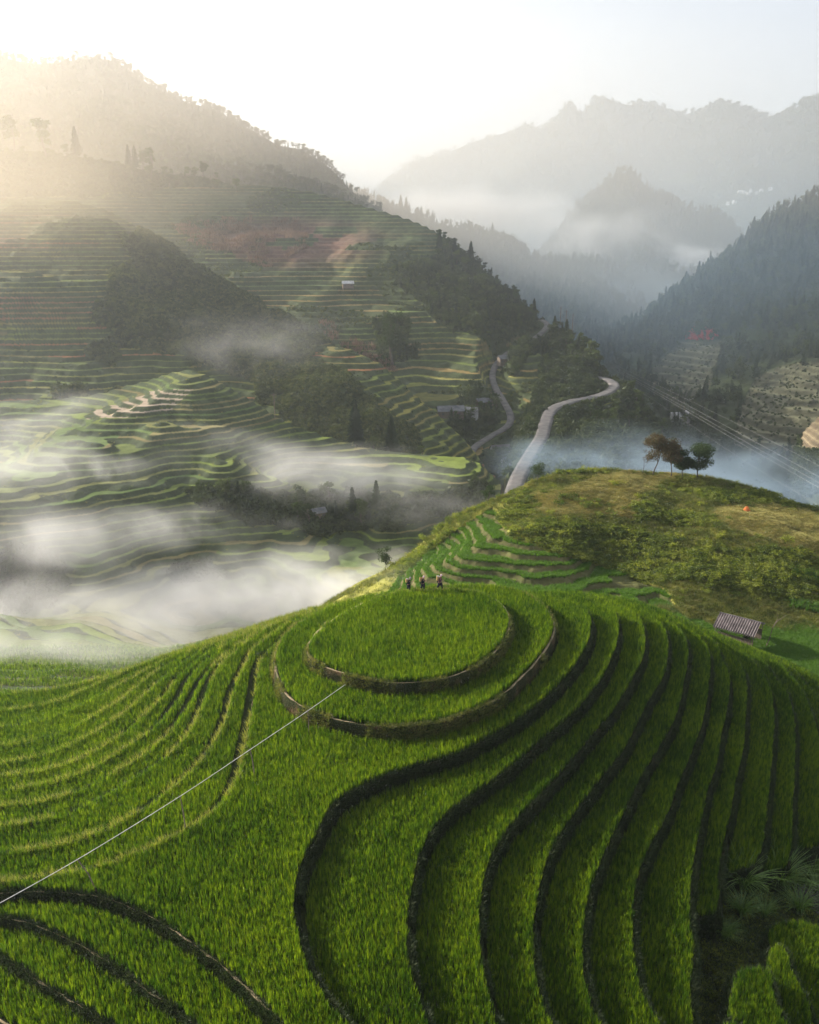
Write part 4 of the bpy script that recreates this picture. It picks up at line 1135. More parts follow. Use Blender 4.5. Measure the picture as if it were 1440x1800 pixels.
stuff('rice_plants', sample(gD, 16000, lambda pu, pv, G, ris, mk: (mk > .5) * (ris < .5) * (G[..., 1] < 125) * (pv > 1125) * (pu > -60) * (pu < 600) * 1.0, 29), 'rice', 0.9, 'hazy rice on the lower terraces beyond the left shoulder')
# maize rows
rows_pts = []
for (u0_, v0_, u1_, v1_, z_) in ((1385, 1003, 1560, 1032, 0), (1387, 1009, 1560, 1040, 0), (1389, 1016, 1560, 1050, 0), (1388, 1060, 1560, 1095, 0), (1392, 1068, 1560, 1104, 0)):
    _, G, pu, pv, ris, mk = gB
    for t in np.linspace(0, 1, 70):
        uu, vv = u0_ + (u1_ - u0_) * t, v0_ + (v1_ - v0_) * t
        i = np.argmin((pu[:, ::4] - uu) ** 2 + (pv[:, ::4] - vv) ** 2); a, b = np.unravel_index(i, pu[:, ::4].shape)
        rows_pts.append(G[a, b * 4] + [0.0, 0, 0.1])
stuff('maize', np.array(rows_pts) + r.normal(0, .08, (len(rows_pts), 3)) * [1, 1, 0], 'corn', 0.95, 'rows of green maize at the right edge below the knoll')

# far woods
stuff('far_woods', sample(gK, 9000, lambda pu, pv, G, ris, mk: 1.0 * (pv < 420), 11), 'forest_far', 1.3, 'woods covering the pale far mountains')

stuff('far_woods', sample(gK2, 5200, lambda pu, pv, G, ris, mk: (fbm(pu / 60, pv / 18, 140) > -.25) * 1.0 * (pv < 420), 12), 'forest_far', 1.1, 'woods on the hazy slope under the far mountains')
stuff('woods', sample(gJ, 4200, lambda pu, pv, G, ris, mk: 1.0 + 0 * pu, 13), 'forest', 1.15, 'conifer woods on the cone shaped hill')
stuff('woods', sample(gI, 4200, lambda pu, pv, G, ris, mk: 1.0 * (pv < 640), 14), 'forest', 0.95, 'woods on the blue ridge above the fog')
stuff('woods', sample(gH, 5200, lambda pu, pv, G, ris, mk: 1.0 * (pv < 380), 15), 'forest_b', 0.7, 'woods on the glowing ridge at upper left')
def wL(pu, pv, G, ris, mk): return (mk < .5) * (pv < 830) * np.where(pv > 560 + 0.2 * (1440 - pu), 0.5, 1.0)
stuff('woods', sample(gL, 6500, wL, 16), 'forest', r.uniform(0.55, 1.1, 6500), 'dense conifer woods on the right mountainside')
stuff('undergrowth', sample(gL, 3000, lambda pu, pv, G, ris, mk: (mk > .5) * 0.5 + 0.1, 17), 'bush_far', 1.0, 'scrub between the far terraces at right')
def offroad(G, w): return 1.0 * (np.minimum(*[dist_poly(G[..., 0], G[..., 1], x[::5])[0] for x in (RM, RU)]) > w)
def wF(pu, pv, G, ris, mk): return (mk < .5) * (pu > -250) * 1.0
stuff('woods', sample(gF, 2300, lambda pu, pv, G, ris, mk: (mk < .5) * (pv > 330) * (pu > 640) * offroad(G, 6.5), 18), 'forest_b', r.uniform(0.3, 0.62, 2300), 'dark woods around the two roads')
stuff('undergrowth', sample(gF, 9000, lambda pu, pv, G, ris, mk: (mk < .5) * offroad(G, 4), 19), 'bush_far', r.uniform(0.8, 2.0, 9000), 'scrub along the top and right end of the terraced hillside')
def scF(pu, pv, G, ris, mk): return (mk > .5) * (fbm(G[..., 0] / 45, G[..., 1] / 30, 78, 3) > 0.22) * (0.6 + ris)
stuff('undergrowth', sample(gF, 6000, scF, 20), 'scrub_far', r.uniform(0.5, 1.3, 6000), 'scrub patches among the hillside terraces')
stuff('dry_maize', sample(gF, 2600, lambda pu, pv, G, ris, mk: (in_poly(pu, pv, [(300, 395), (420, 375), (530, 385), (545, 430), (470, 470), (330, 425)]) | in_poly(pu, pv, [(560, 560), (600, 575), (680, 620), (700, 655), (640, 640), (580, 600)])) * 1.0 * (fbm(G[..., 0] / 12, G[..., 1] / 12, 8) > -.1), 21), 'cornred', 1.2, 'withered reddish maize on the hillside')
stuff('undergrowth', sample(gE, 15000, lambda pu, pv, G, ris, mk: (mk < .5) * 1.0, 22), 'scrub_far', r.uniform(0.7, 1.7, 15000), 'dark scrub on the flank of the middle spur')
stuff('undergrowth', sample(gE, 2500, lambda pu, pv, G, ris, mk: (mk > .5) * (ris > .5) * 1.0, 23), 'bush_far', 0.5, 'scrub on the terrace banks of the middle spur')
stuff('undergrowth', sample(gG, 3600, lambda pu, pv, G, ris, mk: 1.0 * (np.minimum(*[dist_poly(G[..., 0], G[..., 1], x[::4])[0] for x in (RM, RU)]) > 3.6), 24), 'bush_far', r.uniform(0.8, 2.2, 3600), 'scrub covering the spur under the road bend')
stuff('undergrowth', sample(gD, 3200, lambda pu, pv, G, ris, mk: (mk < .5) * 1.0, 25), 'bush_far', r.uniform(0.8, 2.2, 3200), 'scrub in the misty valley on the left')
stuff('undergrowth', sample(gD, 2500, lambda pu, pv, G, ris, mk: (mk > .5) * (ris > .5) * 1.0, 26), 'grass', 1.6, 'rough grass on the valley terrace banks')
stuff('red_shrubs', sample(gL, 90, lambda pu, pv, G, ris, mk: in_poly(pu, pv, [(1200, 596), (1225, 577), (1255, 574), (1258, 590), (1240, 600), (1215, 598)]) * 1.0, 27), 'redbush', 2.6, 'patch of red leaved shrubs on the right mountainside')

def ground_at(Gt, u, v):
    _, G, pu, pv, ris, mk = Gt
    i = np.argmin((pu - u) ** 2 + (pv - v) ** 2); a, b = np.unravel_index(i, pu.shape)
    return G[a, b].copy()


# ================================================================== ROADS
def road_obj(line, width, label, mat='road'):
    L = line.copy(); L[:, 2] += 0.15
    rows_ = []
    for o_, dz in ((-width / 2 - .25, -0.5), (-width / 2, 0), (-width / 4, 0.03), (width / 4, 0.03), (width / 2, 0), (width / 2 + .25, -0.5)):
        q = poly_offset(L, np.full(len(L), o_), False); q[:, 2] = L[:, 2] + dz; rows_.append(q)
    A = np.array(rows_); nr, nc = A.shape[:2]; idx = np.arange(nr * nc).reshape(nr, nc)
    Fq = np.stack([idx[:-1, :-1], idx[:-1, 1:], idx[1:, 1:], idx[1:, :-1]], -1).reshape(-1, 4)
    me = mesh_data('road', A.reshape(-1, 3), Fq, M[mat]); tag(link('road', me), label, kind='structure')
road_obj(RM, 4.0, 'pale concrete valley road curving round the wooded knob')
road_obj(RU, 2.5, 'narrow pale lane winding up past the terraces')

# ================================================================== TREES ONE BY ONE
def tree_pair(kind, h, seed, n, size, leaf, wide=0.42, low=0.35, r0=None, bend=0.05, lumps=9):
    if kind == 'c':
        V, F = conifer(h, seed, int(n / 9), 9, 0.2, None, '')
        mb = MB(); mb.tube([(0, 0, -.6), (0.02 * h, 0, h * .5), (0, 0, h * .97)], [h * .02, h * .012, h * .003], 5, False)
        cs = []
    else:
        V, F, cs = broad_crown(h, seed, n, size, wide, low, lumps)
        mb = trunk_mb(h, cs, seed, r0 or h * 0.022, bend)
    return mb.data('trunk', M['bark']), mesh_data('crown', V, F, M[leaf])
def plant(meshes, P_, label, cat='tree', name='tree', group=None, rz=0, s=1.0, sz=None):
    e = empty(name, tuple(P_), rz); e.scale = (s, s, sz or s)
    link('trunk', meshes[0], e); link('crown', meshes[1], e)
    tag(e, label, cat, group); return e
TM = {}
for i in range(4):
    TM['b%d' % i] = tree_pair('b', 10, 200 + i, 520, 0.42, 'broad', wide=0.36)
    TM['c%d' % i] = tree_pair('c', 12, 210 + i, 420, 0, 'conifer')
mm = 0
# clump on the knoll
def knoll(u, v): return ground_at(gB, u, v)
K_ = knoll(1150, 836); plant(tree_pair('b', 8.0, 301, 4200, 0.15, 'autumn', wide=0.46, low=0.42, r0=.11, bend=.09, lumps=8), K_, 'tall brown leaved tree with a leaning forked trunk on the knoll crest')
K_ = knoll(1128, 834); plant(tree_pair('b', 4.8, 302, 420, 0.08, 'autumn', wide=0.36, low=0.45, r0=.05, bend=.04, lumps=5), K_, 'thin sparse reddish tree at the left end of the knoll clump')
K_ = knoll(1174, 838); plant(tree_pair('b', 7.2, 303, 4000, 0.15, 'autumn', wide=0.46, low=0.42, r0=.1, bend=.08, lumps=7), K_, 'orange tipped tree between the brown tree and the dark green ones')
K_ = knoll(1199, 839); plant(tree_pair('b', 5.8, 304, 4200, 0.15, 'broad_isl', wide=0.52, low=0.2, r0=.09, bend=.04, lumps=11), K_, 'low spreading dark green tree in the middle of the knoll clump')
K_ = knoll(1228, 841); plant(tree_pair('b', 7.8, 305, 5200, 0.15, 'broad_isl', wide=0.5, low=0.28, r0=.12, bend=.03, lumps=11), K_, 'tall dark green tree at the right end of the knoll clump')
K_ = knoll(948, 845); plant(tree_pair('b', 3.5, 306, 1500, 0.09, 'broad_isl', wide=0.55, low=0.35, r0=.07, lumps=12), K_, 'small round dark tree on the left shoulder of the knoll')
K_ = knoll(858, 884); plant(tree_pair('b', 3.3, 307, 1500, 0.09, 'broad_isl', wide=0.50, low=0.3, r0=.07, lumps=12), K_, 'small dark tree lower down the left edge of the knoll')
K_ = knoll(677, 1002); plant(tree_pair('b', 4.3, 308, 1300, 0.11, 'broad_isl', wide=0.42, low=0.25, r0=.07, lumps=11), K_, 'lone dark tree at the misty left foot of the knoll')
K_ = knoll(1452, 905); plant(tree_pair('b', 4.2, 309, 1300, 0.11, 'broad_isl', wide=0.42, low=0.2, r0=.07, lumps=11), K_, 'dark bushy tree cut by the right edge on the knoll')
# ravine trees
big = tree_pair('b', 24, 311, 2600, 0.42, 'broad', wide=0.3, low=0.3, lumps=18)
plant(big, at_y(690, 640, 372), 'big dark tree standing above the terraces in the middle of the hillside')
pin = [tree_pair('c', 15, 320 + i, 700, 0, 'conifer') for i in range(2)]
plant(pin[0], at_y(625, 782, 262), 'tall dark conifer in the ravine behind the near spur')
plant(pin[1], at_y(688, 798, 258), 'broad dark conifer right of the tall one in the ravine', s=0.85)
plant(TM['b1'], at_y(742, 806, 256), 'small round tree at the right end of the ravine', s=0.5)
plant(TM['b2'], at_y(655, 792, 262), 'bushy tree between the two ravine conifers', s=0.6)
pine_label = [('slim pointed tree, left of the pair on the left hill crest', 228, 288, 'c0', 1.15), ('second pointed tree on the left hill crest', 241, 290, 'c1', 1.2), ('rounded tree beside the pointed pair on the left hill crest', 254, 294, 'b0', 1.1),
              ('tallest rounded tree with bare lower trunk on the left hill crest', 269, 296, 'b1', 1.75), ('isolated round headed tree on the crest right of the tree group', 357, 312, 'b2', 1.35), ('tiny flat topped tree at the right end of the crest', 383, 314, 'b3', .6),
              ('tall tree glowing in the sunlit haze at the far left', 25, 268, 'b1', 2.6), ('wide spreading tree glowing in the sunlit haze', 78, 274, 'b3', 2.5), ('pointed tree in the sunlit haze right of the spreading one', 136, 276, 'c3', 1.6)]
for lab, u_, v_, k_, s_ in pine_label:
    plant(TM[k_], ground_at(gF, u_, v_), lab, s=s_)
def row_trees(Gt, n, u0, u1, rows_, keys, s0, s1, label, group, seed, filt=None):
    _, G, pu, pv, ris, mk = Gt; r = random.Random(seed); c = 0
    nv_, nu_ = pu.shape; got = []
    while c < n:
        b = r.randrange(nu_); a = int(r.random() ** 1.5 * rows_)
        u_, v_ = pu[a, b], pv[a, b]
        if not (u0 < u_ < u1): 
            if r.random() < 0.0005: c += 1
            continue
        if filt and not filt(u_, v_, G[a, b]): 
            if r.random() < 0.01: c += 1
            continue
        k_ = r.choice(keys); s_ = r.uniform(s0, s1)
        got.append((u_, k_, s_, plant(TM[k_], G[a, b], label, group=group, rz=r.uniform(0, 6.28), s=s_))); c += 1
    got.sort(key=lambda g: g[0]); m_ = len(got)
    for i, (u_, k_, s_, o) in enumerate(got):
        f = (s_ - s0) / (s1 - s0)
        o['label'] = '%s %s %s, %s' % ('small' if f < .33 else 'medium' if f < .67 else 'tall', 'conifer' if k_[0] == 'c' else 'rounded tree', label, ['at the left end', 'left of the middle', 'around the middle', 'right of the middle', 'at the right end'][min(4, int(5 * i / m_))])
def clear_roads(u, v, p): return min(dist_poly(p[0:1], p[1:2], x[::4])[0][0] for x in (RM, RU)) > 5
row_trees(gF, 46, 770, 1062, 60, ['b0', 'b1', 'b3', 'c1', 'b2'], .5, 1.0, 'on the wooded right skyline of the terraced hillside', 'trees along the hillside skyline', 1, clear_roads)
row_trees(gF, 34, -120, 420, 26, ['b0', 'b1', 'b2', 'b3'], .35, 1.0, 'in the haze on the left hill crest', 'trees on the left hill crest', 2)
row_trees(gL, 60, 1080, 1500, 90, ['c0', 'c1', 'c2', 'c3', 'b0'], .8, 1.3, 'on the upper right mountainside', 'conifers of the right mountainside', 3, lambda u, v, p: v < 560)
row_trees(gH, 44, 0, 660, 6, ['b0', 'b1', 'b2', 'b3'], .4, 0.9, 'on the skyline of the glowing left ridge', 'skyline trees of the left ridge', 4)
row_trees(gI, 22, 700, 1100, 8, ['b0', 'c1', 'c2', 'b2'], .7, 1.5, 'above the fogged blue ridge', 'trees on the blue ridge', 5)
row_trees(gG, 26, 960, 1190, 70, ['b0', 'b1', 'b2', 'b3'], .35, .75, 'by the bend of the valley road', 'trees around the road bend', 6, clear_roads)
def inDb(u, v, p): return bool(bush_D(np.array([u]), np.array([v]))[0])
row_trees(gD, 24, 300, 860, 420, ['b0', 'b1', 'b2', 'c0'], .4, .8, 'in the misty scrub of the valley bottom', 'trees in the valley scrub', 7, inDb)

# ================================================================== CLUMP GRASS AND BUSHES IN THE GULLY
clumps = [blades(150, 2.6, 0.25, 0.055, 0.85, s_, M['clump'], 'clump_grass', segs=5) for s_ in (401, 402, 403)]
for i, (u_, v_, s_, lab) in enumerate([(1300, 1585, 1.1, 'arching grass clump at the left end of the dark gully'), (1370, 1560, 1.2, 'round arching grass clump in the middle of the dark gully'), (1432, 1515, 1.2, 'arching grass clump cut by the right edge above the gully'),
                                (1440, 1545, .8, 'smaller grass clump below the one at the right edge'), (1342, 1618, .7, 'drooping dark grass clump in front of the two brighter ones'), (1405, 1600, .9, 'arching grass clump just left of the greyish bush'), (1300, 1622, .8, 'low grass clump below the leftmost arching one'), (1268, 1680, .6, 'faint grass tuft at the foot of the bright terrace edge'), (1285, 1640, .5, 'small faint grass clump low in the gully')]):
    p = at_z(u_, v_, 86.6)
    p[2] = float(hill_z(p[0], p[1]))
    o = link('grass_clump', clumps[i % 3], loc=tuple(p)); o.scale = (s_,) * 3; o.rotation_euler = (0, 0, i)
    tag(o, lab, 'grass clump', 'grass clumps in the gully')
p = at_z(1425, 1582, 86.0); p[2] = float(hill_z(p[0], p[1]))
o = link('bush', bush_mesh(410, 900, 0.055, M['pinkleaf'], 'bush', lumps=5), loc=tuple(p)); o.scale = (1.9, 1.9, 1.9); tag(o, 'greyish flowering bush at the right edge of the gully', 'bush')
p = at_z(461, 1152, 97.5)
o = link('bush', bush_mesh(411, 500, 0.07, M['broad_isl'], 'bush', lumps=4), loc=tuple(p)); o.scale = (.9, .7, .75); tag(o, 'small dark bush at the top of the ditch left of the ring terrace', 'bush')
p = at_z(600, 1205, 98.6)
o = link('bush', bush_mesh(412, 300, 0.07, M['shrub'], 'bush', lumps=4), loc=tuple(p)); o.scale = (.7, .5, .5); tag(o, 'small grey green bush where the white pipe meets the round terrace', 'bush')

# ================================================================== WHITE PIPE AND POSTS
posts = [((543, 1287), (541, 1250)), ((448, 1360), (440, 1318)), ((327, 1457), (317, 1400)), ((172, 1560), (137, 1511))]
tops = []
for i, (b_, t_) in enumerate(posts):
    B_ = at_z(b_[0], b_[1], Z2 - 0.15); T_ = at_y(t_[0], t_[1], B_[1] + 0.05)
    tops.append(T_)
    mb = MB(); B2 = B_.copy(); B2[2] = Z2 - RT - 0.3
    mb.tube([B2, (B_ + T_) / 2 + [0.02, 0, 0], T_ - [0, 0, .03]], [0.045, 0.04, 0.035], 6)
    f_ = MB()
    f_.tube([T_ - [0, 0, .12], T_ + [-0.10, 0.02, .07]], [0.02, 0.015], 5); f_.tube([T_ - [0, 0, .12], T_ + [0.10, -0.02, .07]], [0.02, 0.015], 5)
    e = empty('wooden_post', tuple(B2))
    o = link('post', mesh_data('post', np.array(mb.v) - B2, mb.f, M['wood']), e)
    o = link('fork', mesh_data('fork', np.array(f_.v) - B2, f_.f, M['wood']), e)
    tag(e, ['wooden post by the tan bank of the ring terrace holding the pipe', 'wooden post beside the upper bend of the dark ditch holding the pipe', 'dark wooden post standing at the lower bend of the ditch', 'leaning wooden post nearest the left edge holding the pipe'][i], 'post', 'posts under the white pipe')
Y4 = tops[-1][1]; dY = (tops[-2][1] - Y4) / 180
s1_ = at_y(0, 1588, Y4 - 137 * dY); start = at_y(-260, 1728, Y4 - 137 * dY - 260 * dY * .8); end = at_z(611, 1201, Z1 - 0.15)
ctrl = np.array([start, s1_] + tops[::-1] + [end]); 
ctrl[:, 2] += 0.02
ss = np.r_[0, np.cumsum(np.linalg.norm(np.diff(ctrl, axis=0), axis=1))]
pts = crom(ss, ctrl, np.linspace(0, ss[-1], 80))
mb = MB(); mb.tube([tuple(p) for p in pts], 0.024, 6); tag(mb.build('water_pipe', M['pipe'], smooth=True), 'long straight white pipe running on posts over the rice', 'pipe')

# ================================================================== THREE WALKERS WITH BASKETS
def skin_mesh(name, verts, edges, radii, mat, parent, loc=(0, 0, 0), sub=1):
    me = bpy.data.meshes.new(name); me.from_pydata(verts, edges, []); me.materials.append(mat)
    o = bpy.data.objects.new(name, me); C.objects.link(o); o.parent = parent; o.location = loc
    md = o.modifiers.new('skin', 'SKIN'); md.use_smooth_shade = True
    if not me.skin_vertices: me.skin_vertices.new()
    for i, r_ in enumerate(radii):
        me.skin_vertices[0].data[i].radius = (r_ if hasattr(r_, '__len__') else (r_, r_))
        me.skin_vertices[0].data[i].use_root = (i == 0)
    sb = o.modifiers.new('sub', 'SUBSURF'); sb.levels = sub; sb.render_levels = sub
    return o
def walker(u_, v_, step, lean, h, scarf, label, top_mat, blabel, open_top):
    p = at_z(u_, v_, Z0 - RT + 0.12)
    e = empty('person', tuple(p)); e.scale = (h / 1.6,) * 3
    tag(e, label, 'person', 'walkers on the hilltop')
    l = lean
    V = [(0, 0, .86), (l * .35, 0, 1.08), (l * .8, 0, 1.28), (l * 1.05, 0, 1.36), (l * 1.25, 0, 1.45), (l * 1.5 + .02, 0, 1.54),      # pelvis spine neck head
         (.02 + step * .35, -.09, .80), (step * .5 + .05, -.09, .46), (step * .95, -.09, .10), (step * .95 + .14, -.09, .04),
         (-step * .2, .09, .80), (-step * .25, .09, .46), (-step * .95, .09, .12), (-step * .85 + .12, .09, .04),
         (l * .85, -.17, 1.27), (l * .6 - .02, -.21, 1.03), (l * .9 + .16, -.15, .98), (l * .9 + .23, -.13, 1.0),
         (l * .85, .17, 1.27), (l * .6 + .02, .21, 1.03), (l * .9 + .2, .15, 1.02), (l * .9 + .27, .13, 1.05)]
    Ed = [(0, 1), (1, 2), (2, 3), (3, 4), (4, 5), (0, 6), (6, 7), (7, 8), (8, 9), (0, 10), (10, 11), (11, 12), (12, 13), (2, 14), (14, 15), (15, 16), (16, 17), (2, 18), (18, 19), (19, 20), (20, 21)]
    Rr = [.09, .09, .09, .055, .085, .075, .085, .06, .04, .03, .085, .06, .04, .03, .055, .04, .03, .03, .055, .04, .03, .03]
    for hb, sy in ((17, -1), (21, 1)):
        hx, hy, hz = V[hb]
        for k in range(4):
            a = len(V); V += [(hx + .035, hy + .022 * (k - 1.5), hz), (hx + .065 + .004 * (k % 2), hy + .022 * (k - 1.5), hz - .03)]
            Ed += [(hb, a), (a, a + 1)]; Rr += [.009, .008]
        a = len(V); V += [(hx + .015, hy - sy * .03, hz + .03)]; Ed += [(hb, a)]; Rr += [.009]
    skin_mesh('body', V, Ed, Rr, M['skin'], e)
    f = MB()   # face: nose, eyes, mouth
    hx, hz = V[5][0], V[5][2]
    f.box((hx + .085, 0, hz - .03), (.03, .02, .035)); f.box((hx + .078, .03, hz), (.012, .02, .01)); f.box((hx + .078, -.03, hz), (.012, .02, .01)); f.box((hx + .076, 0, hz - .065), (.012, .04, .008))
    f.build('face', M['skin'], e)
    # jacket, skirt/trousers
    V2 = [(.0, 0, .74), (l * .3, 0, .96), (l * .8, 0, 1.27), (l * .98, 0, 1.34), (l * .85, -.17, 1.27), (l * .6 - .02, -.215, 1.03), (l * .85 + .10, -.16, .985), (l * .85, .17, 1.27), (l * .6 + .02, .215, 1.03), (l * .85 + .13, .16, 1.01)]
    skin_mesh('jacket', V2, [(0, 1), (1, 2), (2, 3), (2, 4), (4, 5), (5, 6), (2, 7), (7, 8), (8, 9)], [.20, .185, .16, .075, .075, .062, .055, .075, .062, .055], top_mat, e)
    V3 = [(0, 0, .90), (.02 + step * .3, -.08, .74), (step * .5 + .04, -.09, .46), (step * .92, -.09, .16), (-step * .18, .08, .74), (-step * .25, .09, .46), (-step * .92, .09, .18)]
    skin_mesh('skirt', V3, [(0, 1), (1, 2), (2, 3), (0, 4), (4, 5), (5, 6)], [.185, .15, .12, .085, .15, .12, .085], M['cloth_dark'], e)
    V4 = [(hx - .01, 0, hz + .04), (hx - .05, 0, hz - .02), (hx - .07, 0, hz - .12), (hx - .10, 0, hz - .20)]
    skin_mesh('headscarf', V4, [(0, 1), (1, 2), (2, 3)], [.11, .115, .08, .06], scarf, e)
    # basket on the back
    s = h / 1.6
    b = empty('back_basket', (p[0] + (-.27 + l * .35) * s, p[1], p[2] + .98 * s)); b.rotation_euler = (0, R(14), 0); b.scale = (s * .85,) * 3
    mb = MB(); n = 14; prof = [(.11, 0), (.14, .12), (.17, .26), (.205, .40), (.225, .46), (.205, .455), (.15, .28), (.09, .05)]
    Vb = []; Fb = []
    for q_, z_ in prof:
        for k in range(n):
            a = 6.283 * k / n; Vb.append((q_ * math.cos(a), q_ * math.sin(a), z_))
    for i in range(len(prof) - 1):
        for k in range(n): Fb.append((i * n + k, i * n + (k + 1) % n, (i + 1) * n + (k + 1) % n, (i + 1) * n + k))
    Fb.append(tuple(range(n - 1, -1, -1))); Fb.append(tuple((len(prof) - 1) * n + k for k in range(n)))
    mb.add(Vb, Fb); mb.build('basket_wall', M['wicker'], b)
    rm = MB(); rm.tube([(.22 * math.cos(a), .22 * math.sin(a), .46) for a in np.linspace(0, 6.283, 15)], .018, 5, False); rm.build('rim', M['wicker'], b)
    st = MB()
    for y_ in (-.09, .09): st.tube([(.16, y_, .1), (.30, y_ * 1.2, .28), (.18, y_, .42)], .014, 4)
    st.build('strap', M['wood'], b)
    if open_top:
        ld = MB(); r_ = random.Random(3)
        for k in range(14): ld.box((r_.uniform(-.12, .12), r_.uniform(-.12, .12), .44 + r_.uniform(0, .08)), (.12, .09, .07))
        ld.build('load', M['stone'], b)
    tag(b, blabel, 'basket', 'baskets of the walkers')
walker(718, 1039, .16, .16, 1.58, M['scarf_dark'], 'leftmost walker in dark clothes bent forward under a back basket', M['cloth_dark'], 'rounded pale basket on the back of the leftmost walker', True)
walker(743, 1038, .20, .10, 1.68, M['scarf'], 'middle walker in dark clothes with a pale headscarf, looking down', M['cloth_dark'], 'tall straw coloured basket on the back of the middle walker', False)
walker(773, 1037, .26, .12, 1.78, M['scarf'], 'rightmost walker with a pink headscarf and red patterned jacket, striding', M['cloth_red'], 'dark basket with a pale load on the back of the rightmost walker', True)

# ================================================================== SHED, BRANCH, MOUND
P1 = at_z(1268, 1078, 87.5); P2 = at_z(1336, 1095, 87.5)
ax = (P2 - P1); ln = np.linalg.norm(ax); ang = math.atan2(ax[1], ax[0])
shed = empty('shed', (float(P1[0]), float(P1[1]), 84.2), ang)
hz_ = 87.5 - 84.2
W_ = 2.5; dr = 1.05
def corrug(sgn, name):
    nx = 17 * 8; V = []; F = []
    for j, t in enumerate(np.linspace(0, 1, 3)):
        for i in range(nx + 1):
            x = -.15 + (ln + .3) * i / nx
            V.append((x, sgn * W_ * t, hz_ - dr * t + 0.14 * math.cos(i / 8 * 2 * math.pi)))
    for j in range(2):
        for i in range(nx): F.append((j * (nx + 1) + i, j * (nx + 1) + i + 1, (j + 1) * (nx + 1) + i + 1, (j + 1) * (nx + 1) + i))
    o = link(name, mesh_data(name, V, F, M['sheet']), shed)
    md = o.modifiers.new('thick', 'SOLIDIFY'); md.thickness = 0.012
corrug(-1, 'roof_sheet'); corrug(1, 'roof_sheet')
mb = MB(); mb.box((ln / 2, 0.03, hz_ + .10), (ln + .4, .22, .05)); mb.build('ridge_cap', M['roof_dark'], shed)
for x_ in (.1, ln - .1):
    for y_ in (-W_ + .4, W_ - .4):
        mb = MB(); mb.tube([(x_, y_, -.3), (x_, y_, hz_ - dr * abs(y_) / W_ - .12)], .06, 6); mb.build('post', M['wood'], shed)
for k in range(14):
    mb = MB(); x_ = .25 + (ln - .5) * (k + .5) / 14; mb.box((x_, -W_ + .42, .8), ((ln - .5) / 14 * .92, .03, 1.6)); mb.build('wall_board', M['wood'], shed)
mb = MB(); mb.box((ln / 2, W_ - .42, .8), (ln - .3, .03, 1.6)); mb.build('back_wall', M['wood'], shed)
tag(shed, 'small shed with a striped corrugated tin roof below the knoll', 'shed')
a_ = at_z(1347, 1134, 84.4); mb = MB()
pb = [a_ + [0, 0, -.2], at_y(1353, 1122, a_[1] + .1), at_y(1358, 1104, a_[1] + .2), at_y(1366, 1092, a_[1] + .3), at_y(1380, 1083, a_[1] + .4)]
mb.tube([tuple(p) for p in pb], [.07, .06, .05, .04, .02], 5)
sb = MB(); sb.tube([tuple(pb[2]), tuple(at_y(1368, 1086, a_[1] - .2)), tuple(at_y(1366, 1078, a_[1] - .3))], [.035, .025, .012], 5)
e = empty('bare_branch', tuple(a_)); link('stem', mesh_data('stem', np.array(mb.v) - a_, mb.f, M['wood']), e); link('side_branch', mesh_data('side_branch', np.array(sb.v) - a_, sb.f, M['wood']), e)
tag(e, 'pale bare branch stuck upright in the bright field right of the shed', 'branch')
K_ = knoll(1313, 899); mb = MB(); r_ = random.Random(9); n = 16; Vb = []; Fb = []
for i, (q_, z_) in enumerate([(.75, -.1), (.66, .12), (.5, .4), (.4, .62), (.2, .84), (.05, .92)]):
    for k in range(n):
        a = 6.283 * k / n; w = q_ * r_.uniform(.85, 1.15); Vb.append((w * math.cos(a), w * math.sin(a), z_ + r_.uniform(-.04, .04)))
for i in range(5):
    for k in range(n): Fb.append((i * n + k, i * n + (k + 1) % n, (i + 1) * n + (k + 1) % n, (i + 1) * n + k))
Fb.append(tuple(5 * n + k for k in range(n))); mb.add(Vb, Fb)
o = mb.build('earth_mound', M['orange'], loc=tuple(K_)); tag(o, 'orange cone shaped mound on the dry grass of the knoll', 'mound')
st = [bpy.data.meshes.new('s')]
for i in range(12):
    mb = MB(); r_ = random.Random(50 + i); mb.box((0, 0, .08), (r_.uniform(.2, .5), r_.uniform(.15, .3), .16), mathutils.Euler((r_.uniform(-.2, .2), .1, r_.uniform(0, 3))).to_quaternion())
    o = mb.build('stone', M['stone'], loc=tuple(knoll(1266 + 3.4 * i + r_.uniform(-3, 3), 887 + r_.uniform(-4, 6)))); tag(o, '%s pale stone on the bare ground, %s in the line left of the orange mound' % (['small', 'flat', 'longish'][i % 3], (WORDS + [''])[i + 1]), 'stone', 'pale stones by the orange mound')

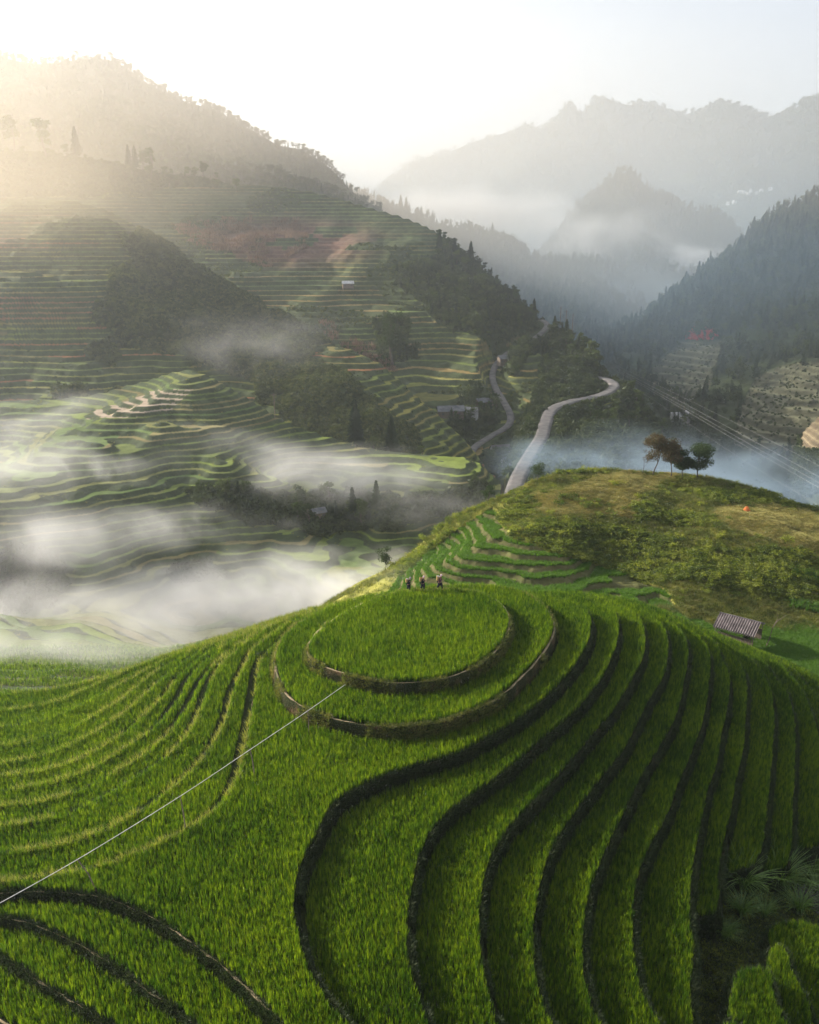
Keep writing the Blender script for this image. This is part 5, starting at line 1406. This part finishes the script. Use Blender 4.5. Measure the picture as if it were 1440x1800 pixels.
# ================================================================== HOUSES
def house(P_, w, d, h, rz, roofm, wallm, label, group=None, cat='house', stilts=0.0, rh=None):
    e = empty('house', tuple(P_), rz); tag(e, label, cat, group)
    rh = rh or d * .32
    mb = MB(); mb.box((0, 0, h / 2 - .5 + stilts), (w, d, h + 1.0 if not stilts else h)); mb.add([(-w / 2, -d / 2, h + stilts), (-w / 2, d / 2, h + stilts), (-w / 2, 0, h + rh + stilts)], [(0, 1, 2)]); mb.add([(w / 2, -d / 2, h + stilts), (w / 2, d / 2, h + stilts), (w / 2, 0, h + rh + stilts)], [(0, 2, 1)])
    mb.build('wall', wallm, e)
    o_ = .35
    for s in (-1, 1):
        mb = MB(); V = []
        k = (d / 2 + o_) / (d / 2)
        for x in (-w / 2 - o_, w / 2 + o_):
            for y, z in ((0, h + rh + .06), (s * (d / 2 + o_), h + rh - rh * k + .06)):
                V += [(x, y, z + stilts), (x, y, z + .08 + stilts)]
        mb.add(V, [(0, 2, 6, 4), (1, 5, 7, 3), (0, 1, 3, 2), (4, 6, 7, 5), (0, 4, 5, 1), (2, 3, 7, 6)]); mb.build('roof', roofm, e)
    mb = MB(); mb.box((0, -d / 2 - .02, 1.0 + stilts), (1.0, .06, 2.0)); mb.build('door', M['wood'], e)
    for x in (-w * .32, w * .32):
        mb = MB(); mb.box((x, -d / 2 - .02, h * .55 + stilts), (.9, .06, .8)); mb.build('window', M['roof_dark'], e)
    if stilts:
        for x in (-w / 2 + .2, w / 2 - .2):
            for y in (-d / 2 + .2, d / 2 - .2):
                mb = MB(); mb.box((x, y, stilts / 2 - .3), (.2, .2, stilts + .6)); mb.build('leg', M['wood'], e)
    return e
house(ground_at(gF, 612, 508), 5.5, 3.5, 2.0, .2, M['white'], M['wood'], 'tiny stilt hut with a white roof amid the upper terraces', stilts=1.6)
g_ = 'village houses by the lane'
house(ground_at(gF, 792, 728) + [0, 0, .3], 10, 5, 2.6, .1, M['roof_grey'], M['wood'], 'long grey roofed house left of the lane', g_)
house(ground_at(gF, 826, 734) + [0, 0, .3], 6, 4, 2.6, -.3, M['roof_grey'], M['white'], 'small house with a pale gable below the long grey roof', g_)
house(ground_at(gF, 852, 716) + [0, 0, .3], 9, 4, 2.4, .6, M['roof_grey'], M['wood'], 'grey roofed shed slanting beside the lane', g_)
house(ground_at(gF, 888, 640) + [0, 0, .3], 6, 4, 2.4, .3, M['roof_grey'], M['wood'], 'small grey roof beside the upper part of the lane', g_)
house(ground_at(gF, 880, 802) + [0, 0, .3], 7, 4.5, 2.6, .2, M['roof_dark'], M['white'], 'dark roofed house between the two roads in the mist', g_)
house(ground_at(gF, 893, 822) + [0, 0, .3], 4.5, 3.5, 2.4, .5, M['roof_grey'], M['white'], 'small white walled shed at the lower roadside', g_)
house(ground_at(gD, 560, 912) + [0, 0, .2], 3.0, 2.4, 1.8, .5, M['roof_grey'], M['wood'], 'tiny grey roofed hut in the valley scrub')
g_ = 'white buildings deep in the right gorge'
for i, (u_, v_, w_) in enumerate([(1188, 738, 9), (1198, 742, 8), (1208, 746, 6), (1204, 736, 6)]):
    house(ground_at(gL, u_, v_) + [0, 0, .5], w_ * .6, 4, 2.4, .4 * i, M['white'], M['white'], ['leftmost and widest white building deep in the right gorge', 'second white building from the left in the right gorge', 'rightmost white building in the right gorge', 'small white building behind the others in the right gorge'][i], g_)
g_ = 'far hamlet houses'
for i, (u_, v_, w_) in enumerate([(1299, 346, 14), (1306, 345, 10), (1313, 348, 9), (1320, 345, 8), (1330, 346, 9), (1338, 344, 8), (1352, 342, 10), (1290, 365, 9), (1278, 367, 9)]):
    house(ground_at(gK2, u_, v_) + [0, 0, 6], w_ * .6, 6, 3.5, .3 * i, M['white_far'], M['white_far'], ['largest white house at the left of the far hamlet', 'second white house from the left in the far hamlet', 'third white house from the left in the far hamlet', 'white house in the middle of the far hamlet', 'white house right of the middle of the far hamlet', 'second white house from the right in the far hamlet', 'rightmost white house of the far hamlet', 'white house below the hamlet, right one of the lower pair', 'white house below the hamlet, left one of the lower pair'][i], g_)

# ================================================================== POLES AND POWER CABLES
def pole(P_, h, label, group=None, r=.16):
    e = empty('utility_pole', tuple(P_)); mb = MB(); mb.tube([(0, 0, -1), (0, 0, h)], [r, r * .7], 6); mb.build('post', M['wood'] if r < .2 else M['roof_grey'], e)
    mb = MB(); mb.box((0, 0, h * .93), (1.6, .12, .12)); mb.build('cross_arm', M['wood'], e)
    tag(e, label, 'utility pole', group)
for u_, lab in ((983, 'leftmost of the three poles above the wooded knob'), (994, 'middle of the three poles above the wooded knob'), (1005, 'rightmost of the three poles above the wooded knob')):
    pole(ground_at(gF, u_, 585 + (u_ - 983) * .6), 13.0, lab, 'poles above the wooded knob', .17)
pole(ground_at(gD, 484, 733), 7.5, 'lone pale pole on the edge of the near terraced spur', r=.13)
for i, (du, dv) in enumerate([(0, 0), (-6, 5), (3, -9), (-30, 22), (26, -16)]):
    c_ = np.array([(1075 + du * .15, 645 + dv * .3, 430), (1200 + du * .5, 714 + dv * .6, 350), (1320 + du * .8, 782 + dv * .9, 280), (1440 + du, 849 + dv, 225), (1620 + du, 955 + dv, 175)], float)
    w3 = at_y(c_[:, 0], c_[:, 1], c_[:, 2]); s_ = np.r_[0, np.cumsum(np.linalg.norm(np.diff(w3, axis=0), axis=1))]
    pp = crom(s_, w3, np.linspace(0, s_[-1], 40)); mb = MB(); mb.tube([tuple(p) for p in pp], .014 if i > 2 else .02, 4)
    tag(mb.build('power_cable', M['cable']), ['thick pale cable, middle of the close bundle crossing the gorge', 'pale cable just below the middle one', 'thin pale cable just above the middle one', 'lowest cable sagging towards the knoll', 'faint topmost cable over the far terraces'][i], 'cable', 'power cables over the gorge')

# ================================================================== AIR: haze box and valley fog
HAZE = 0.00022
top = 0
for o in C.objects:
    if o.type == 'MESH' and not o.parent and len(o.data.vertices) and o.get('kind') in ('structure', 'stuff'):
        zz = np.empty(len(o.data.vertices) * 3, np.float32); o.data.vertices.foreach_get('co', zz); top = max(top, zz[2::3].max())
top = float(top) + 22
mb = MB(); mb.box((500, 2050, (top + 4) / 2), (8100, 5000, top - 4))
m, N, L = new_mat('haze_air')
out = N.new('ShaderNodeOutputMaterial'); pvn = N.new('ShaderNodeVolumePrincipled')
pvn.inputs['Color'].default_value = (0.88, 0.94, 1.0, 1)
pvn.inputs['Density'].default_value = HAZE
pvn.inputs['Anisotropy'].default_value = 0.62
L.new(pvn.outputs[0], out.inputs['Volume'])
tag(mb.build('haze', m), 'thin morning haze filling the valley', kind='stuff')
print('haze top', top)

def fog(u, v, Y, rx, ry, rz, dens, name='fog_bank', label='bank of valley fog', nscale=0.048, thr=0.45, rot=0.0, dz=0.0, stretch=1.2, seed=0.0, aniso=0.35, col=(0.98, 0.98, 0.98), ragged=0.9):
    p = at_y(u, v, Y); p[2] += dz
    V = []; F = []; n = 14; m_ = 8
    for i in range(1, m_):
        th = math.pi * i / m_
        for k in range(n):
            a = 2 * math.pi * k / n; V.append((math.sin(th) * math.cos(a), math.sin(th) * math.sin(a), math.cos(th)))
    t = len(V); V += [(0, 0, 1), (0, 0, -1)]
    for i in range(m_ - 2):
        for k in range(n): F.append((i * n + k, (i + 1) * n + k, (i + 1) * n + (k + 1) % n, i * n + (k + 1) % n))
    for k in range(n):
        F.append((t, k, (k + 1) % n)); F.append((t + 1, (m_ - 2) * n + (k + 1) % n, (m_ - 2) * n + k))
    mt, N, L = new_mat('fog')
    out = N.new('ShaderNodeOutputMaterial')
    tc = N.new('ShaderNodeTexCoord')
    ln = N.new('ShaderNodeVectorMath'); ln.operation = 'LENGTH'; L.new(tc.outputs['Object'], ln.inputs[0])
    fall = N.new('ShaderNodeMapRange'); fall.interpolation_type = 'SMOOTHSTEP'
    fall.inputs['From Min'].default_value = 0.96; fall.inputs['From Max'].default_value = 0.15
    mpr = N.new('ShaderNodeMapping'); k_ = 2.2 / max(rx, ry); mpr.inputs['Scale'].default_value = (rx * k_, ry * k_ * 1.3, rz * k_ * 2); mpr.inputs['Location'].default_value = (seed * 5.3, seed, -seed)
    L.new(tc.outputs['Object'], mpr.inputs['Vector'])
    nr_ = N.new('ShaderNodeTexNoise'); nr_.inputs['Scale'].default_value = 1.0; nr_.inputs['Detail'].default_value = 2.0; L.new(mpr.outputs[0], nr_.inputs['Vector'])
    ra = N.new('ShaderNodeMath'); ra.operation = 'MULTIPLY_ADD'; ra.inputs[1].default_value = ragged * 1.4; ra.inputs[2].default_value = -ragged * 0.62; L.new(nr_.outputs['Fac'], ra.inputs[0])
    rb = N.new('ShaderNodeMath'); rb.operation = 'ADD'; L.new(ln.outputs['Value'], rb.inputs[0]); L.new(ra.outputs[0], rb.inputs[1])
    rc = N.new('ShaderNodeMath'); rc.operation = 'MAXIMUM'; L.new(rb.outputs[0], rc.inputs[0])
    rd_ = N.new('ShaderNodeMapRange'); rd_.inputs['From Min'].default_value = 0.8; rd_.inputs['From Max'].default_value = 0.97; rd_.inputs['To Max'].default_value = 1.0; L.new(ln.outputs['Value'], rd_.inputs['Value']); L.new(rd_.outputs[0], rc.inputs[1])
    L.new(rc.outputs[0], fall.inputs['Value'])
    mp = N.new('ShaderNodeMapping'); mp.inputs['Scale'].default_value = (rx * nscale / stretch, ry * nscale, rz * nscale * 1.0); mp.inputs['Location'].default_value = (seed * 3.1, seed * 1.7, seed)
    L.new(tc.outputs['Object'], mp.inputs['Vector'])
    no = N.new('ShaderNodeTexNoise'); no.inputs['Scale'].default_value = 1.0; no.inputs['Detail'].default_value = 5.0; no.inputs['Roughness'].default_value = 0.62
    no.inputs['Distortion'].default_value = 0.6
    L.new(mp.outputs[0], no.inputs['Vector'])
    mr = N.new('ShaderNodeMapRange'); mr.interpolation_type = 'SMOOTHSTEP'
    mr.inputs['From Min'].default_value = thr - 0.06; mr.inputs['From Max'].default_value = thr + 0.20
    L.new(no.outputs['Fac'], mr.inputs['Value'])
    mu = N.new('ShaderNodeMath'); mu.operation = 'MULTIPLY'; L.new(fall.outputs[0], mu.inputs[0]); L.new(mr.outputs[0], mu.inputs[1])
    m2 = N.new('ShaderNodeMath'); m2.operation = 'MULTIPLY'; m2.inputs[1].default_value = dens; L.new(mu.outputs[0], m2.inputs[0])
    pv_ = N.new('ShaderNodeVolumePrincipled'); pv_.inputs['Color'].default_value = (*col, 1); pv_.inputs['Anisotropy'].default_value = aniso
    L.new(m2.outputs[0], pv_.inputs['Density']); L.new(pv_.outputs[0], out.inputs['Volume'])
    me = mesh_data(name, V, F, mt)
    o = link(name, me, loc=tuple(p)); o.scale = (rx, ry, rz); o.rotation_euler = (0, 0, rot)
    tag(o, label, kind='stuff')
    return o

fog(230, 1095, 146, 70, 28, 10, 0.085, label='thick bright fog pooled below the left slope', thr=0.40, seed=1)
fog(110, 1150, 116, 46, 13, 6, 0.06, label='thin bright mist spilling over the left shoulder of the front hill', thr=0.38, seed=41)
fog(480, 1050, 156, 55, 26, 9, 0.11, label='bright fog trailing towards the round terrace', thr=0.36, seed=2)
fog(150, 830, 200, 30, 14, 6, 0.06, name='mist_wisp', label='bright wisp curling over the left terraces', thr=0.46, nscale=0.06, seed=31)
fog(300, 930, 180, 34, 16, 7, 0.05, name='mist_wisp', label='wisp rising from the bright fog below the near spur', thr=0.46, nscale=0.06, seed=32)
fog(470, 800, 222, 26, 12, 6, 0.06, name='mist_wisp', label='small curl of mist on the flank of the near spur', thr=0.46, nscale=0.07, seed=33)
fog(640, 850, 206, 24, 12, 6, 0.06, name='mist_wisp', label='small curl of mist over the spur foot', thr=0.45, nscale=0.07, seed=34)
fog(640, 1030, 150, 34, 16, 7, 0.08, label='fog wisp behind the hilltop', thr=0.38, seed=9)
fog(-30, 850, 190, 44, 26, 22, 0.03, label='pale fog climbing the left edge of the valley', thr=0.42, seed=3)
fog(80, 740, 245, 45, 30, 10, 0.03, name='mist_wisp', label='mist drifting over the terraces at left', thr=0.47, seed=4)
fog(330, 790, 225, 55, 20, 8, 0.03, name='mist_wisp', label='thin mist ribbon across the near spur', thr=0.47, seed=5, rot=-0.2)
fog(560, 830, 210, 42, 20, 8, 0.05, name='mist_wisp', label='grey mist rising by the foot of the near spur', thr=0.43, seed=6)
fog(720, 880, 200, 40, 20, 9, 0.03, name='mist_wisp', label='grey mist over the scrub in the valley bottom', thr=0.44, seed=7)
fog(60, 950, 165, 40, 20, 9, 0.05, name='mist_wisp', label='low mist on the left terraces', thr=0.45, seed=8)
fog(450, 600, 300, 48, 22, 15, 0.012, name='mist_wisp', label='faint mist on the dark flank of the middle spur', thr=0.45, seed=10)
fog(1090, 830, 235, 55, 34, 15, 0.03, label='blue fog in the gorge behind the knoll', thr=0.36, seed=11, aniso=0.2, col=(0.62, 0.81, 1.0))
fog(1330, 850, 250, 60, 36, 15, 0.025, label='blue fog behind the right end of the knoll', thr=0.38, seed=12, aniso=0.2, col=(0.62, 0.81, 1.0))
fog(850, 1010, 124, 20, 9, 3.2, 0.05, name='mist_wisp', label='mist just behind the three walkers', thr=0.40, seed=13)
fog(1000, 500, 1500, 1500, 800, 520, 0.0009, col=(0.62, 0.82, 1.0), ragged=0.2, label='pale air thickening in front of the far mountains', thr=0.15, nscale=0.003, seed=20, aniso=0.5)
fog(500, 330, 760, 800, 190, 210, 0.0042, ragged=0.2, col=(1.0, 0.90, 0.77), label='sunlit haze between the terraced hill and the left ridge', thr=0.15, nscale=0.004, seed=21, aniso=0.6)  # warm sun glow put into the haze colour
fog(-60, 300, 400, 170, 110, 75, 0.0035, ragged=0.3, col=(1.0, 0.86, 0.66), label='sunlit haze over the left hill', thr=0.15, nscale=0.006, seed=23, aniso=0.6)  # peach of the low sun tinted into this haze
fog(1150, 560, 620, 420, 230, 140, 0.0018, col=(0.52, 0.76, 1.0), ragged=0.2, label='blue haze in the right gorge', thr=0.15, nscale=0.005, seed=22, aniso=0.3)
fog(840, 385, 1350, 230, 150, 60, 0.022, label='bright fog between the blue ridge and the far range', thr=0.36, nscale=0.008, seed=14)
fog(1040, 425, 1090, 150, 80, 55, 0.019, label='fog curling up the side of the cone hill', thr=0.42, nscale=0.016, seed=15)
fog(1215, 460, 1060, 60, 50, 28, 0.05, label='small bright cloud at the foot of the cone hill', thr=0.35, nscale=0.02, seed=16)
fog(1100, 520, 900, 110, 70, 40, 0.008, label='thin blue mist in the central gorge', thr=0.4, nscale=0.015, seed=17, col=(0.62, 0.81, 1.0))
